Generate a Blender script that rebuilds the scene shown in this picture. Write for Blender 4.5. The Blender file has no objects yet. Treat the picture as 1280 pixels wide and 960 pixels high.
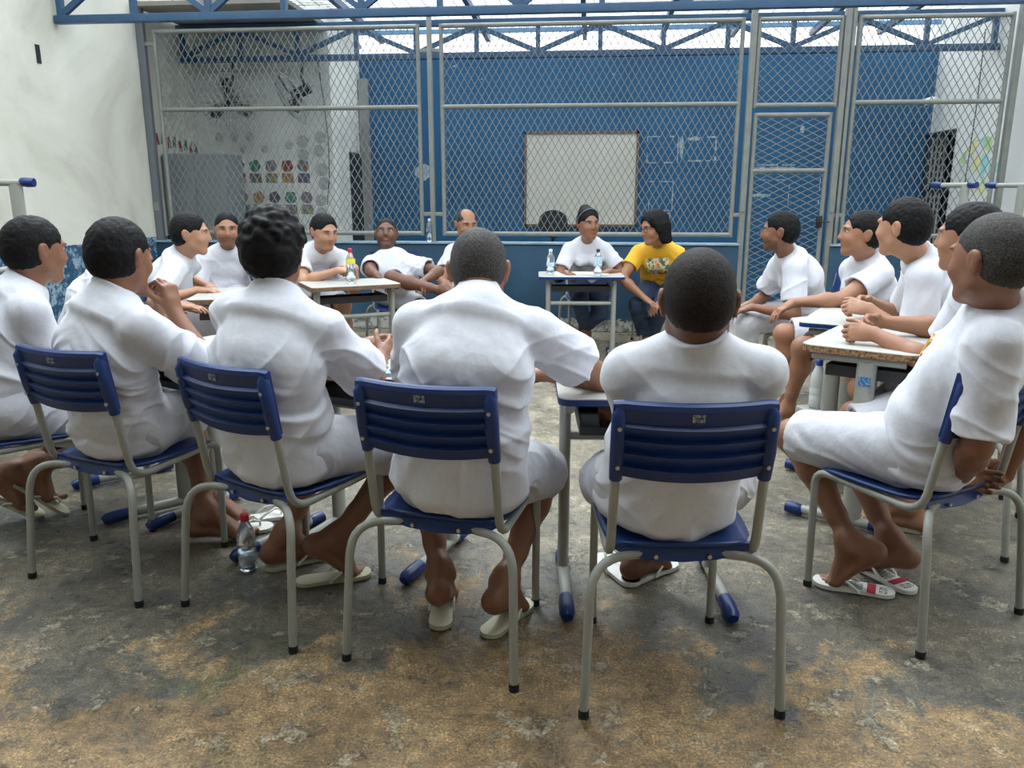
import bpy, bmesh, math, random
import numpy as np
from mathutils import Vector, Matrix
sc = bpy.context.scene
C = sc.collection
# ------------------------------------------------------------------ camera, sky, sun, exposure
cam_d = bpy.data.cameras.new('camera'); cam = bpy.data.objects.new('camera', cam_d); C.objects.link(cam); sc.camera = cam
cam_d.sensor_width = 36.0; cam_d.lens = 36.0 * 1000 / 1280; cam_d.clip_start = .05
cam.location = (0, 0, 1.34); cam.rotation_euler = (math.radians(90 - 13.5), 0, math.radians(5.7))
sc.view_settings.view_transform = 'Standard'; sc.view_settings.look = 'None'; sc.view_settings.gamma = 1; sc.view_settings.use_curve_mapping = False
sc.view_settings.exposure = 0.85
wd = bpy.data.worlds.new('sky'); sc.world = wd; wd.use_nodes = True
bg = wd.node_tree.nodes['Background']; bg.inputs[1].default_value = 2.8
_n = wd.node_tree.nodes; _l = wd.node_tree.links; _t = _n.new('ShaderNodeTexCoord'); _s = _n.new('ShaderNodeSeparateXYZ'); _r = _n.new('ShaderNodeValToRGB')     # overcast sky: brighter towards the zenith
_e = _r.color_ramp.elements; _e[0].position = 0.; _e[0].color = (.10, .09, .07, 1); _e[1].position = 1.; _e[1].color = (1., .992, .975, 1)
_q = _e.new(.49); _q.color = (.12, .11, .09, 1); _q = _e.new(.51); _q.color = (.36, .36, .35, 1)
_m = _n.new('ShaderNodeMath'); _m.operation = 'MULTIPLY_ADD'; _m.inputs[1].default_value = .5; _m.inputs[2].default_value = .5
_l.new(_t.outputs['Generated'], _s.inputs[0]); _l.new(_s.outputs[2], _m.inputs[0]); _l.new(_m.outputs[0], _r.inputs[0]); _l.new(_r.outputs[0], bg.inputs[0])
sun_d = bpy.data.lights.new('sun', 'SUN'); sun_d.energy = 1.6; sun_d.angle = math.radians(12); sun_d.color = (1, .97, .92)
sun = bpy.data.objects.new('sun', sun_d); C.objects.link(sun); sun.rotation_euler = (math.radians(-38), math.radians(-14), 0)

# ------------------------------------------------------------------ materials
def mat(name, col, rough=.5, metal=0., spec=.5, noise=None, bump=None, col2=None, coat=0., trans=0., alpha=None, sheen=0.):
    m = bpy.data.materials.new(name); m.use_nodes = True; nt = m.node_tree; b = nt.nodes['Principled BSDF']
    b.inputs['Base Color'].default_value = (*col, 1); b.inputs['Roughness'].default_value = rough; b.inputs['Metallic'].default_value = metal
    b.inputs['Specular IOR Level'].default_value = spec; b.inputs['Coat Weight'].default_value = coat
    b.inputs['Transmission Weight'].default_value = trans; b.inputs['Sheen Weight'].default_value = sheen
    tc = nt.nodes.new('ShaderNodeTexCoord')
    if noise:
        n = nt.nodes.new('ShaderNodeTexNoise'); n.inputs['Scale'].default_value = noise[0]; n.inputs['Detail'].default_value = 6; n.inputs['Roughness'].default_value = .65
        r = nt.nodes.new('ShaderNodeValToRGB'); r.color_ramp.elements[0].position = noise[1]; r.color_ramp.elements[1].position = noise[2]
        r.color_ramp.elements[0].color = (*col, 1); r.color_ramp.elements[1].color = (*(col2 or col), 1)
        nt.links.new(tc.outputs['Object'], n.inputs['Vector']); nt.links.new(n.outputs['Fac'], r.inputs[0]); nt.links.new(r.outputs[0], b.inputs['Base Color'])
    if bump:
        n2 = nt.nodes.new('ShaderNodeTexNoise'); n2.inputs['Scale'].default_value = bump[0]; n2.inputs['Detail'].default_value = 5
        bp = nt.nodes.new('ShaderNodeBump'); bp.inputs['Strength'].default_value = bump[1]; bp.inputs['Distance'].default_value = bump[2]
        nt.links.new(tc.outputs['Object'], n2.inputs['Vector']); nt.links.new(n2.outputs['Fac'], bp.inputs['Height']); nt.links.new(bp.outputs[0], b.inputs['Normal'])
    return m
M = {}
M['tee'] = mat('white_cotton', (.60, .60, .655), .85, noise=(60, .3, .7), col2=(.66, .66, .71), bump=(45, .35, .004), sheen=.2)
M['shorts'] = mat('off_white_twill', (.50, .50, .54), .88, noise=(25, .3, .7), col2=(.58, .58, .62), bump=(38, .5, .005), sheen=.2)
M['yellow_tee'] = mat('yellow_cotton', (.86, .46, .035), .85, bump=(40, .4, .004))
M['denim'] = mat('dark_denim', (.018, .032, .075), .85, noise=(40, .3, .7), col2=(.03, .05, .10), bump=(60, .4, .003))
M['hair_black'] = mat('black_hair', (.0035, .0032, .0036), .6, spec=.14, noise=(120, .3, .75), col2=(.012, .011, .011), bump=(220, .6, .003))
M['hair_brown'] = mat('dark_brown_hair', (.008, .006, .0055), .6, spec=.14, noise=(120, .3, .75), col2=(.038, .029, .025), bump=(240, .8, .003))
M['hair_grey'] = mat('greying_hair', (.016, .014, .013), .65, spec=.22, noise=(190, .35, .7), col2=(.085, .076, .070), bump=(240, .8, .003))
M['headband'] = mat('grey_headband', (.10, .13, .15), .8)
M['shoe'] = mat('cream_canvas', (.62, .60, .42), .8)
M['eye_white'] = mat('eye_white', (.50, .47, .44), .3); M['iris'] = mat('iris', (.02, .012, .008), .2)
M['blue_plastic'] = mat('blue_plastic', (.004, .024, .125), .36, noise=(6, .3, .8), col2=(.006, .033, .155), bump=(150, .12, .001))
M['grey_tube'] = mat('grey_painted_tube', (.33, .335, .295), .42, noise=(18, .35, .75), col2=(.30, .30, .27), bump=(60, .2, .001))
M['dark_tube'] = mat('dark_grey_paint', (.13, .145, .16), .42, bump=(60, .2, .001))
M['black_rubber'] = mat('black_rubber', (.012, .012, .012), .7)
M['laminate'] = mat('pale_grey_laminate', (.46, .455, .42), .32, noise=(5, .3, .8), col2=(.54, .53, .49))
M['wood_edge'] = mat('brown_wood_edge', (.11, .060, .030), .7, noise=(60, .3, .7), col2=(.26, .15, .075))
M['chipboard'] = mat('crumbling_chipboard_edge', (.075, .035, .014), .9, noise=(90, .38, .62), col2=(.42, .24, .11), bump=(90, 1., .008))
M['tray'] = mat('dark_plastic_tray', (.020, .021, .024), .5)
M['screw'] = mat('steel_screw', (.55, .56, .58), .35, metal=1.)
M['sticker'] = mat('printed_sticker', (.02, .04, .11), .6, noise=(160, .45, .55), col2=(.35, .38, .40))
M['sticker_blue'] = mat('blue_label_sticker', (.02, .11, .30), .5, noise=(120, .5, .6), col2=(.25, .45, .65))
M['foam_cream'] = mat('cream_rubber', (.66, .64, .46), .65, bump=(70, .2, .001)); M['foam_white'] = mat('white_rubber', (.76, .75, .70), .6)
M['foam_side'] = mat('rubber_sole_edge', (.45, .43, .30), .7); M['red_print'] = mat('red_print', (.42, .02, .05), .6); M['dark_print'] = mat('dark_print', (.06, .12, .10), .6, noise=(150, .45, .55), col2=(.7, .7, .68))
M['strap'] = mat('white_strap', (.74, .73, .66), .5)
M['orange_print'] = mat('orange_print', (.78, .38, .06), .7)
M['paper'] = mat('white_paper', (.80, .80, .78), .8)
M['bottle'] = mat('clear_bottle_plastic', (.93, .97, 1.0), .12, trans=.92); M['water'] = mat('water', (.90, .96, 1.0), .05, trans=1.); M['milk_bottle'] = mat('cloudy_bottle_plastic', (.80, .83, .82), .3, trans=.35)
M['cap_red'] = mat('red_cap', (.52, .02, .04), .4); M['cap_blue'] = mat('blue_cap', (.01, .05, .28), .4); M['cap_pale'] = mat('pale_blue_cap', (.55, .70, .80), .4); M['cap_black'] = mat('dark_cap', (.02, .025, .04), .4)
M['label_blue'] = mat('pale_blue_label', (.30, .52, .68), .5, noise=(70, .4, .6), col2=(.75, .85, .9)); M['label_yellow'] = mat('yellow_label', (.78, .68, .08), .5)
M['glasses'] = mat('dark_spectacle_frame', (.01, .01, .01), .3)
M['frame_paint'] = mat('grey_fence_paint', (.20, .215, .205), .5, noise=(9, .35, .7), col2=(.27, .27, .235), bump=(40, .25, .002))
M['mesh_wire'] = mat('pale_galvanised_mesh', (.185, .21, .215), .5)
M['truss_blue'] = mat('blue_steel_paint', (.020, .062, .130), .45, noise=(7, .3, .75), col2=(.032, .088, .175))
M['purlin'] = mat('pale_blue_steel_paint', (.10, .22, .38), .5)
M['black_metal'] = mat('black_metal', (.015, .015, .017), .45)
M['cabinet_grey'] = mat('grey_cabinet_paint', (.17, .18, .185), .5, noise=(4, .3, .8), col2=(.20, .21, .215))
M['wb'] = mat('cream_whiteboard', (.56, .54, .47), .35, noise=(2.5, .3, .8), col2=(.66, .63, .55)); M['wb_frame'] = mat('brown_board_frame', (.14, .085, .055), .6)
M['white_plastic'] = mat('white_plastic', (.75, .75, .74), .4)

def skin_mat():
    m = mat('skin', (.3, .15, .09), .48, bump=(120, .15, .001)); nt = m.node_tree; b = nt.nodes['Principled BSDF']
    a = nt.nodes.new('ShaderNodeVertexColor'); a.layer_name = 'tint'; nt.links.new(a.outputs[0], b.inputs['Base Color'])
    b.inputs['Subsurface Weight'].default_value = .06; b.inputs['Subsurface Radius'].default_value = (.012, .004, .002); b.inputs['Subsurface Scale'].default_value = .3
    return m
M['skin'] = skin_mat()
SK = [(.42, .215, .130), (.33, .155, .088), (.235, .102, .056), (.150, .062, .035), (.085, .036, .022)]

def nodes(m): return m.node_tree.nodes, m.node_tree.links, m.node_tree.nodes['Principled BSDF']
def ramp(ns, stops):
    r = ns.new('ShaderNodeValToRGB'); e = r.color_ramp.elements
    e[0].position, e[0].color = stops[0][0], (*stops[0][1], 1); e[1].position, e[1].color = stops[-1][0], (*stops[-1][1], 1)
    for p, c in stops[1:-1]: q = e.new(p); q.color = (*c, 1)
    return r
def noise_node(ns, ln, tc, scale, detail=6, rough=.6, dist=0., sv=None):
    n = ns.new('ShaderNodeTexNoise'); n.inputs['Scale'].default_value = scale; n.inputs['Detail'].default_value = detail; n.inputs['Roughness'].default_value = rough; n.inputs['Distortion'].default_value = dist
    if sv:
        mp = ns.new('ShaderNodeMapping'); mp.inputs['Scale'].default_value = sv; ln.new(tc, mp.inputs[0]); tc = mp.outputs[0]
    ln.new(tc, n.inputs['Vector']); return n.outputs['Fac']
def mix(ns, ln, f, a, b, mode='MIX'):
    n = ns.new('ShaderNodeMix'); n.data_type = 'RGBA'; n.blend_type = mode
    for i, v in ((0, f), (6, a), (7, b)):
        if hasattr(v, 'links'): ln.new(v, n.inputs[i])
        else: n.inputs[i].default_value = v if i == 0 else (*v, 1)
    return n.outputs[2]
def mth(ns, ln, op, a, b=0., clamp=False):
    n = ns.new('ShaderNodeMath'); n.operation = op; n.use_clamp = clamp
    for i, v in ((0, a), (1, b)):
        if hasattr(v, 'links'): ln.new(v, n.inputs[i])
        else: n.inputs[i].default_value = v
    return n.outputs[0]

def floor_mat():
    m = mat('worn_concrete', (.2, .17, .13), .6); ns, ln, b = nodes(m); tc = ns.new('ShaderNodeTexCoord').outputs['Object']
    big = noise_node(ns, ln, tc, .75, 8, .68, .5); med = noise_node(ns, ln, tc, 3.2, 12, .74, .25); fine = noise_node(ns, ln, tc, 24, 8, .75); grit = noise_node(ns, ln, tc, 130, 3, .8); flake = noise_node(ns, ln, tc, 7.5, 13, .78, .15); huge = noise_node(ns, ln, tc, .45, 3, .5, .6)
    sx = ns.new('ShaderNodeSeparateXYZ'); ln.new(tc, sx.inputs[0]); Y = sx.outputs[1]
    g = ramp(ns, [(.34, (.052, .050, .043)), (.46, (.098, .088, .068)), (.56, (.150, .128, .090)), (.68, (.215, .180, .125))]); ln.new(med, g.inputs[0])
    t = ramp(ns, [(.34, (.110, .072, .034)), (.46, (.205, .130, .058)), (.56, (.290, .190, .088)), (.70, (.37, .29, .18))]); ln.new(med, t.inputs[0])
    # ochre patches: most of them on this side of the ring of chairs
    near = mth(ns, ln, 'MULTIPLY', mth(ns, ln, 'SUBTRACT', 2.6, Y), .15)
    tm = mth(ns, ln, 'ADD', mth(ns, ln, 'ADD', mth(ns, ln, 'MULTIPLY', big, .75), mth(ns, ln, 'MULTIPLY', med, .35)), near)
    tr = ramp(ns, [(.600, (0, 0, 0)), (.635, (1, 1, 1))]); ln.new(tm, tr.inputs[0]); c = mix(ns, ln, tr.outputs[0], g.outputs[0], t.outputs[0])
    # paler cement in the middle of the ring and beyond
    pl = ramp(ns, [(.36, (.135, .118, .085)), (.52, (.25, .215, .155)), (.66, (.40, .355, .265))]); ln.new(med, pl.inputs[0])
    fm = mth(ns, ln, 'ADD', mth(ns, ln, 'MULTIPLY', mth(ns, ln, 'SUBTRACT', Y, 2.9), .5), mth(ns, ln, 'MULTIPLY', mth(ns, ln, 'SUBTRACT', huge, .42), 3.), True); c = mix(ns, ln, fm, c, pl.outputs[0])
    # flaked pale crust with hard edges
    fk = ramp(ns, [(.545, (0, 0, 0)), (.565, (1, 1, 1))]); ln.new(flake, fk.inputs[0]); fc = ramp(ns, [(.35, (.20, .17, .115)), (.65, (.44, .40, .30))]); ln.new(fine, fc.inputs[0])
    c = mix(ns, ln, mth(ns, ln, 'MULTIPLY', fk.outputs[0], .50), c, fc.outputs[0])
    dk = ramp(ns, [(.395, (1, 1, 1)), (.42, (0, 0, 0))]); ln.new(flake, dk.inputs[0]); c = mix(ns, ln, mth(ns, ln, 'MULTIPLY', dk.outputs[0], .55), c, (.045, .044, .040))
    # moss streaks on the left
    ms = ramp(ns, [(.56, (0, 0, 0)), (.62, (1, 1, 1))]); ln.new(noise_node(ns, ln, tc, 1.7, 7, .7, .4), ms.inputs[0])
    moss = mth(ns, ln, 'MULTIPLY', mth(ns, ln, 'MULTIPLY', ms.outputs[0], mth(ns, ln, 'SUBTRACT', -.1, mth(ns, ln, 'MULTIPLY', sx.outputs[0], .9), True)), mth(ns, ln, 'MULTIPLY', mth(ns, ln, 'SUBTRACT', 2.7, Y, True), .75)); c = mix(ns, ln, moss, c, (.068, .085, .026))
    r3 = ramp(ns, [(.30, (.45, .45, .45)), (.5, (.92, .92, .92)), (.70, (1.55, 1.5, 1.42))]); ln.new(fine, r3.inputs[0]); c = mix(ns, ln, .9, c, r3.outputs[0], 'MULTIPLY')
    r4 = ramp(ns, [(.34, (.45, .45, .45)), (.52, (1, 1, 1)), (.66, (2.2, 2.15, 2.))]); ln.new(grit, r4.inputs[0]); c = mix(ns, ln, .8, c, r4.outputs[0], 'MULTIPLY')
    ln.new(c, b.inputs['Base Color'])
    rr = ramp(ns, [(.38, (.22, .22, .22)), (.58, (.60, .60, .60))]); ln.new(med, rr.inputs[0]); ln.new(rr.outputs[0], b.inputs['Roughness'])
    bp = ns.new('ShaderNodeBump'); bp.inputs['Strength'].default_value = .8; bp.inputs['Distance'].default_value = .006
    hh = mth(ns, ln, 'ADD', mth(ns, ln, 'ADD', mth(ns, ln, 'MULTIPLY', fine, .7), mth(ns, ln, 'MULTIPLY', fk.outputs[0], .25)), mth(ns, ln, 'ADD', med, mth(ns, ln, 'MULTIPLY', grit, .4))); ln.new(hh, bp.inputs['Height']); ln.new(bp.outputs[0], b.inputs['Normal'])
    return m
def hall_wall_mat():
    # cream plaster with damp stains above a peeling blue dado
    m = mat('stained_cream_plaster', (.6, .58, .5), .8); ns, ln, b = nodes(m); tc = ns.new('ShaderNodeTexCoord').outputs['Object']
    n1 = noise_node(ns, ln, tc, .8, 6, .6, .8); n2 = noise_node(ns, ln, tc, 5, 8, .7); n3 = noise_node(ns, ln, tc, 14, 8, .8)
    r = ramp(ns, [(.30, (.50, .48, .40)), (.45, (.66, .64, .545)), (.62, (.76, .74, .65))]); ln.new(n1, r.inputs[0])
    r2 = ramp(ns, [(.24, (.55, .53, .47)), (.34, (1, 1, 1))]); ln.new(n2, r2.inputs[0]); c = mix(ns, ln, .45, r.outputs[0], r2.outputs[0], 'MULTIPLY')
    sx = ns.new('ShaderNodeSeparateXYZ'); ln.new(tc, sx.inputs[0])
    low = mth(ns, ln, 'LESS_THAN', mth(ns, ln, 'ADD', sx.outputs[2], mth(ns, ln, 'MULTIPLY', n3, .01)), .905)
    pl = ramp(ns, [(.50, (.018, .075, .150)), (.56, (.30, .42, .50))]); ln.new(n3, pl.inputs[0])
    c = mix(ns, ln, low, c, pl.outputs[0]); ln.new(c, b.inputs['Base Color'])
    bp = ns.new('ShaderNodeBump'); bp.inputs['Strength'].default_value = .35; bp.inputs['Distance'].default_value = .02; ln.new(n2, bp.inputs['Height']); ln.new(bp.outputs[0], b.inputs['Normal'])
    return m
def blue_wall_mat(name, dark, light, peel=.66):
    m = mat(name, dark, .7); ns, ln, b = nodes(m); tc = ns.new('ShaderNodeTexCoord').outputs['Object']
    n1 = noise_node(ns, ln, tc, 1.2, 6, .6); n2 = noise_node(ns, ln, tc, 7, 8, .75, .4)
    r = ramp(ns, [(.3, dark), (.7, light)]); ln.new(n1, r.inputs[0])
    p = ramp(ns, [(peel, (0, 0, 0)), (peel + .03, (1, 1, 1))]); ln.new(n2, p.inputs[0])
    c = mix(ns, ln, p.outputs[0], r.outputs[0], (.38, .46, .50)); ln.new(c, b.inputs['Base Color'])
    return m
def half_wall_mat():
    m = mat('dark_blue_chipped_paint', (.02, .05, .09), .6); ns, ln, b = nodes(m); tc = ns.new('ShaderNodeTexCoord').outputs['Object']
    n1 = noise_node(ns, ln, tc, 2, 6, .6); n2 = noise_node(ns, ln, tc, 9, 8, .8, .2); n3 = noise_node(ns, ln, tc, 4, 8, .8)
    r = ramp(ns, [(.3, (.016, .050, .095)), (.7, (.028, .085, .150))]); ln.new(n1, r.inputs[0])
    p = ramp(ns, [(.70, (0, 0, 0)), (.72, (1, 1, 1))]); ln.new(n2, p.inputs[0]); c = mix(ns, ln, p.outputs[0], r.outputs[0], (.40, .44, .44))
    sx = ns.new('ShaderNodeSeparateXYZ'); ln.new(tc, sx.inputs[0])
    low = mth(ns, ln, 'LESS_THAN', mth(ns, ln, 'SUBTRACT', sx.outputs[2], mth(ns, ln, 'MULTIPLY', n3, .32)), -.035)
    pp = ramp(ns, [(.45, (.13, .13, .12)), (.55, (.50, .50, .46))]); ln.new(n2, pp.inputs[0])
    c = mix(ns, ln, low, c, pp.outputs[0]); ln.new(c, b.inputs['Base Color']); return m
def plaster_mat(name, a_, b_):
    m = mat(name, a_, .85); ns, ln, b = nodes(m); tc = ns.new('ShaderNodeTexCoord').outputs['Object']
    n1 = noise_node(ns, ln, tc, 1.6, 7, .65); r = ramp(ns, [(.32, a_), (.6, b_)]); ln.new(n1, r.inputs[0]); ln.new(r.outputs[0], b.inputs['Base Color']); return m
def mural_mat():
    m = mat('white_wall_with_painted_mural', (.7, .7, .68), .8); ns, ln, b = nodes(m); tc = ns.new('ShaderNodeTexCoord').outputs['Object']
    sx = ns.new('ShaderNodeSeparateXYZ'); ln.new(tc, sx.inputs[0])
    vo = ns.new('ShaderNodeTexVoronoi'); vo.inputs['Scale'].default_value = 6.5; ln.new(tc, vo.inputs['Vector'])
    sp = ns.new('ShaderNodeSeparateColor'); ln.new(vo.outputs['Color'], sp.inputs[0])
    r = ramp(ns, [(0., (.66, .66, .62)), (.28, (.30, .58, .60)), (.42, (.66, .68, .64)), (.58, (.42, .58, .22)), (.72, (.70, .66, .30)), (.86, (.30, .55, .48)), (1., (.68, .68, .64))]); r.color_ramp.interpolation = 'CONSTANT'; ln.new(sp.outputs[0], r.inputs[0])
    n1 = noise_node(ns, ln, tc, 3, 4, .6)
    dy = mth(ns, ln, 'DIVIDE', mth(ns, ln, 'SUBTRACT', sx.outputs[1], MURAL[0]), MURAL[1]); dz = mth(ns, ln, 'DIVIDE', mth(ns, ln, 'SUBTRACT', sx.outputs[2], MURAL[2]), MURAL[3])
    d = mth(ns, ln, 'ADD', mth(ns, ln, 'ADD', mth(ns, ln, 'MULTIPLY', dy, dy), mth(ns, ln, 'MULTIPLY', dz, dz)), mth(ns, ln, 'MULTIPLY', n1, .9))
    ins = mth(ns, ln, 'LESS_THAN', d, 1.3); c = mix(ns, ln, ins, (.72, .71, .67), r.outputs[0]); ln.new(c, b.inputs['Base Color']); return m
MURAL = (8.72, .50, 1.58, .30)
def roof_mat():
    m = bpy.data.materials.new('translucent_roof_sheet'); m.use_nodes = True; nt = m.node_tree; nt.nodes.clear()
    o = nt.nodes.new('ShaderNodeOutputMaterial'); t = nt.nodes.new('ShaderNodeBsdfTransparent'); t.inputs[0].default_value = (.80, .90, .98, 1)
    l = nt.nodes.new('ShaderNodeBsdfTranslucent'); l.inputs[0].default_value = (.80, .88, .94, 1); x = nt.nodes.new('ShaderNodeMixShader')
    w = nt.nodes.new('ShaderNodeTexNoise'); w.inputs['Scale'].default_value = 2.5; w.inputs['Detail'].default_value = 6; tc = nt.nodes.new('ShaderNodeTexCoord'); nt.links.new(tc.outputs['Object'], w.inputs['Vector'])
    mr = nt.nodes.new('ShaderNodeMapRange'); mr.inputs[1].default_value = .35; mr.inputs[2].default_value = .65; mr.inputs[3].default_value = .25; mr.inputs[4].default_value = .65; nt.links.new(w.outputs['Fac'], mr.inputs[0]); nt.links.new(mr.outputs[0], x.inputs[0])
    nt.links.new(t.outputs[0], x.inputs[1]); nt.links.new(l.outputs[0], x.inputs[2]); nt.links.new(x.outputs[0], o.inputs[0]); return m
M['floor'] = floor_mat(); M['hall_wall'] = hall_wall_mat(); M['half_wall'] = half_wall_mat()
M['blue_wall'] = blue_wall_mat('worn_blue_wall_paint', (.007, .070, .160), (.013, .108, .235)); M['white_wall'] = plaster_mat('grubby_white_plaster', (.54, .53, .49), (.72, .71, .66)); M['grey_strip'] = plaster_mat('grey_jamb_plaster', (.20, .20, .19), (.30, .30, .28))
M['mural'] = mural_mat(); M['roof'] = roof_mat(); M['roof_opaque'] = plaster_mat('aged_roof_sheet', (.18, .17, .15), (.30, .28, .24))
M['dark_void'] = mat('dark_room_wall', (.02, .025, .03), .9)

# ------------------------------------------------------------------ mesh building
class MB:
    def __init__(s): s.v = []; s.f = []; s.m = []; s.sm = []
    def add(s, v, f, mi=0, smooth=False):
        n = len(s.v); s.v += [tuple(p) for p in v]; s.f += [tuple(i + n for i in q) for q in f]; s.m += [mi]*len(f); s.sm += [smooth]*len(f); return s
    def box(s, c, d, mi=0, R=None, bev=0.):
        hx, hy, hz = d[0]/2, d[1]/2, d[2]/2
        if bev:
            bm = bmesh.new(); bmesh.ops.create_cube(bm, size=1.); bmesh.ops.scale(bm, vec=d, verts=bm.verts); bmesh.ops.bevel(bm, geom=bm.edges[:], offset=min(bev, min(d)*.49), segments=3, profile=.6, affect='EDGES'); bm.verts.index_update()
            v = [x.co.copy() for x in bm.verts]; f = [[y.index for y in x.verts] for x in bm.faces]; bm.free()
        else:
            v = [Vector((x, y, z)) for x in (-hx, hx) for y in (-hy, hy) for z in (-hz, hz)]; f = [(0, 1, 3, 2), (4, 6, 7, 5), (0, 4, 5, 1), (2, 3, 7, 6), (0, 2, 6, 4), (1, 5, 7, 3)]
        if R is not None: v = [R @ x for x in v]
        return s.add([x + Vector(c) for x in v], f, mi, bool(bev))
    def tube(s, pts, r, n=10, mi=0, cap=True, r2=None, up=None, closed=False):
        """round tube; r2 gives an oval section (r along the side, r2 along up)"""
        pts = [Vector(p) for p in pts]; N = len(pts); v = []; f = []; side = None; rs = r if isinstance(r, (list, tuple)) else [r]*N
        for i, p in enumerate(pts):
            t = (pts[(i+1) % N] - pts[i-1]) if closed else (pts[min(i+1, N-1)] - pts[max(i-1, 0)]); t.normalize()
            if side is None or up is not None:
                u = Vector(up) if up is not None else (Vector((0, 0, 1)) if abs(t.z) < .9 else Vector((1, 0, 0))); side = t.cross(u).normalized()
            else: side = (side - t*side.dot(t)).normalized()
            w = side.cross(t)
            for k in range(n):
                a = 2*math.pi*k/n; v.append(p + side*math.cos(a)*rs[i] + w*math.sin(a)*(r2 or rs[i]))
        for i in range(N if closed else N-1):
            j = (i+1) % N
            for k in range(n): f.append((i*n+k, i*n+(k+1) % n, j*n+(k+1) % n, j*n+k))
        s.add(v, f, mi, True)
        if cap and not closed:
            n0 = len(s.v); s.v += [tuple(x) for x in v[:n]] + [tuple(x) for x in v[-n:]]; s.f += [tuple(range(n0+n-1, n0-1, -1)), tuple(range(n0+n, n0+2*n))]; s.m += [mi]*2; s.sm += [False]*2
        return s
    def lathe(s, prof, n=20, mi=0, c=(0, 0, 0)):
        v = []; f = []
        for r, z in prof:
            for k in range(n): a = 2*math.pi*k/n; v.append((c[0]+r*math.cos(a), c[1]+r*math.sin(a), c[2]+z))
        for i in range(len(prof)-1):
            for k in range(n): f.append((i*n+k, i*n+(k+1) % n, (i+1)*n+(k+1) % n, (i+1)*n+k))
        return s.add(v, f, mi, True)
    def prism(s, out, z0, z1, mi=0, axis=None, mi_side=None):
        n = len(out); v = [(x, y, z0) for x, y in out] + [(x, y, z1) for x, y in out]
        s.add(v, [tuple(range(n-1, -1, -1)), tuple(range(n, 2*n))], mi)
        s.add(v, [(i, (i+1) % n, n+(i+1) % n, n+i) for i in range(n)], mi if mi_side is None else mi_side); return s
    def bar(s, a, b, w, h=None, mi=0, up=(0, 0, 1)):
        a, b = Vector(a), Vector(b); t = (b-a).normalized(); sd = t.cross(Vector(up))
        if sd.length < 1e-3: sd = t.cross(Vector((0, 1, 0)))
        sd.normalize(); u = sd.cross(t); h = h or w
        v = [p + sd*x*w/2 + u*y*h/2 for p in (a, b) for x, y in ((-1, -1), (1, -1), (1, 1), (-1, 1))]
        return s.add(v, [(3, 2, 1, 0), (4, 5, 6, 7), (0, 1, 5, 4), (1, 2, 6, 5), (2, 3, 7, 6), (3, 0, 4, 7)], mi)
    def build(s, name, mats, parent=None, xf=None):
        me = bpy.data.meshes.new(name); v = s.v if xf is None else [tuple(xf @ Vector(p)) for p in s.v]
        me.from_pydata(v, [], s.f); me.polygons.foreach_set('material_index', s.m); me.polygons.foreach_set('use_smooth', s.sm)
        for m in (mats if isinstance(mats, (list, tuple)) else [mats]): me.materials.append(m)
        me.update(); o = bpy.data.objects.new(name, me); C.objects.link(o)
        if parent is not None: o.parent = parent
        return o
def arc(p0, p1, p2, n=6):          # quadratic bend
    p0, p1, p2 = Vector(p0), Vector(p1), Vector(p2)
    return [(1-t)**2*p0 + 2*t*(1-t)*p1 + t*t*p2 for t in [i/n for i in range(n+1)]]
def rpoly(w, d, r, n=5):
    o = []
    for cx, cy, a0 in ((w/2-r, d/2-r, 0), (-w/2+r, d/2-r, 90), (-w/2+r, -d/2+r, 180), (w/2-r, -d/2+r, 270)):
        for i in range(n+1): a = math.radians(a0 + 90*i/n); o.append((cx+r*math.cos(a), cy+r*math.sin(a)))
    return o
def thing(name, label, cat, loc=(0, 0, 0), rz=0., group=None, mx=None):
    o = bpy.data.objects.new(name, None); C.objects.link(o)
    if mx is not None: o.matrix_local = mx
    else: o.location = loc; o.rotation_euler = (0, 0, math.radians(rz))
    tag(o, label, cat, group); return o
def tag(o, label, cat, group=None):
    o['label'] = label; o['category'] = cat
    if group: o['group'] = group
    return o
def struct(name, mb, m, **k): o = mb.build(name, m, **k); o['kind'] = 'structure'; return o
def copy_tree(o, parent=None):
    c = o.copy(); C.objects.link(c)
    if parent is not None: c.parent = parent
    for ch in [x for x in o.children]: copy_tree(ch, c)
    return c

# ------------------------------------------------------------------ the building
LW, RW, FY, BY, AY = -4.40, 3.83, 7.85, 10.05, 8.90
struct('floor', MB().box((-.3, 4.3, -.05), (8.9, 12.4, .1)), M['floor'])
struct('wall_left', MB().box((LW-.1, 4.3, 1.9), (.2, 12.4, 3.8)), M['hall_wall'])
struct('wall_right', MB().box((RW+.1, 3.725, 1.7), (.2, 11.25, 3.4)).box((RW+.1, 9.7, 2.7), (.2, .70, 1.4)).box((RW+.1, 10.2, 1.7), (.2, .3, 3.4)), M['mural'])
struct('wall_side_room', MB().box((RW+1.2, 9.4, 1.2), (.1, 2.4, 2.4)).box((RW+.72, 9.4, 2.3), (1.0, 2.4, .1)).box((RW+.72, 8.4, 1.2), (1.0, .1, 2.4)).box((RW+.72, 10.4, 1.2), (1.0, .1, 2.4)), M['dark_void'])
struct('wall_back', MB().box((.49, BY+.1, 1.45), (6.7, .2, 2.9)), M['blue_wall'])
struct('wall_poster', MB().box(((LW-2.86)/2, AY+.1, 1.7), (-2.86-LW, .2, 3.4)), M['white_wall'])
struct('wall_return', MB().box((-2.91, 9.575, 2.6), (.1, .95, 1.6)).box((-2.91, 9.29, .9), (.1, .38, 1.8)), M['white_wall'])
struct('trim_1', MB().box((-2.80, 9.98, 1.33), (.10, .10, 2.66)), M['grey_strip'])
hw = struct('wall_low_left', MB().box(((LW+1.37)/2, FY+.03, .425), (1.37-LW, .14, .85), bev=.012), M['half_wall'])
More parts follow.
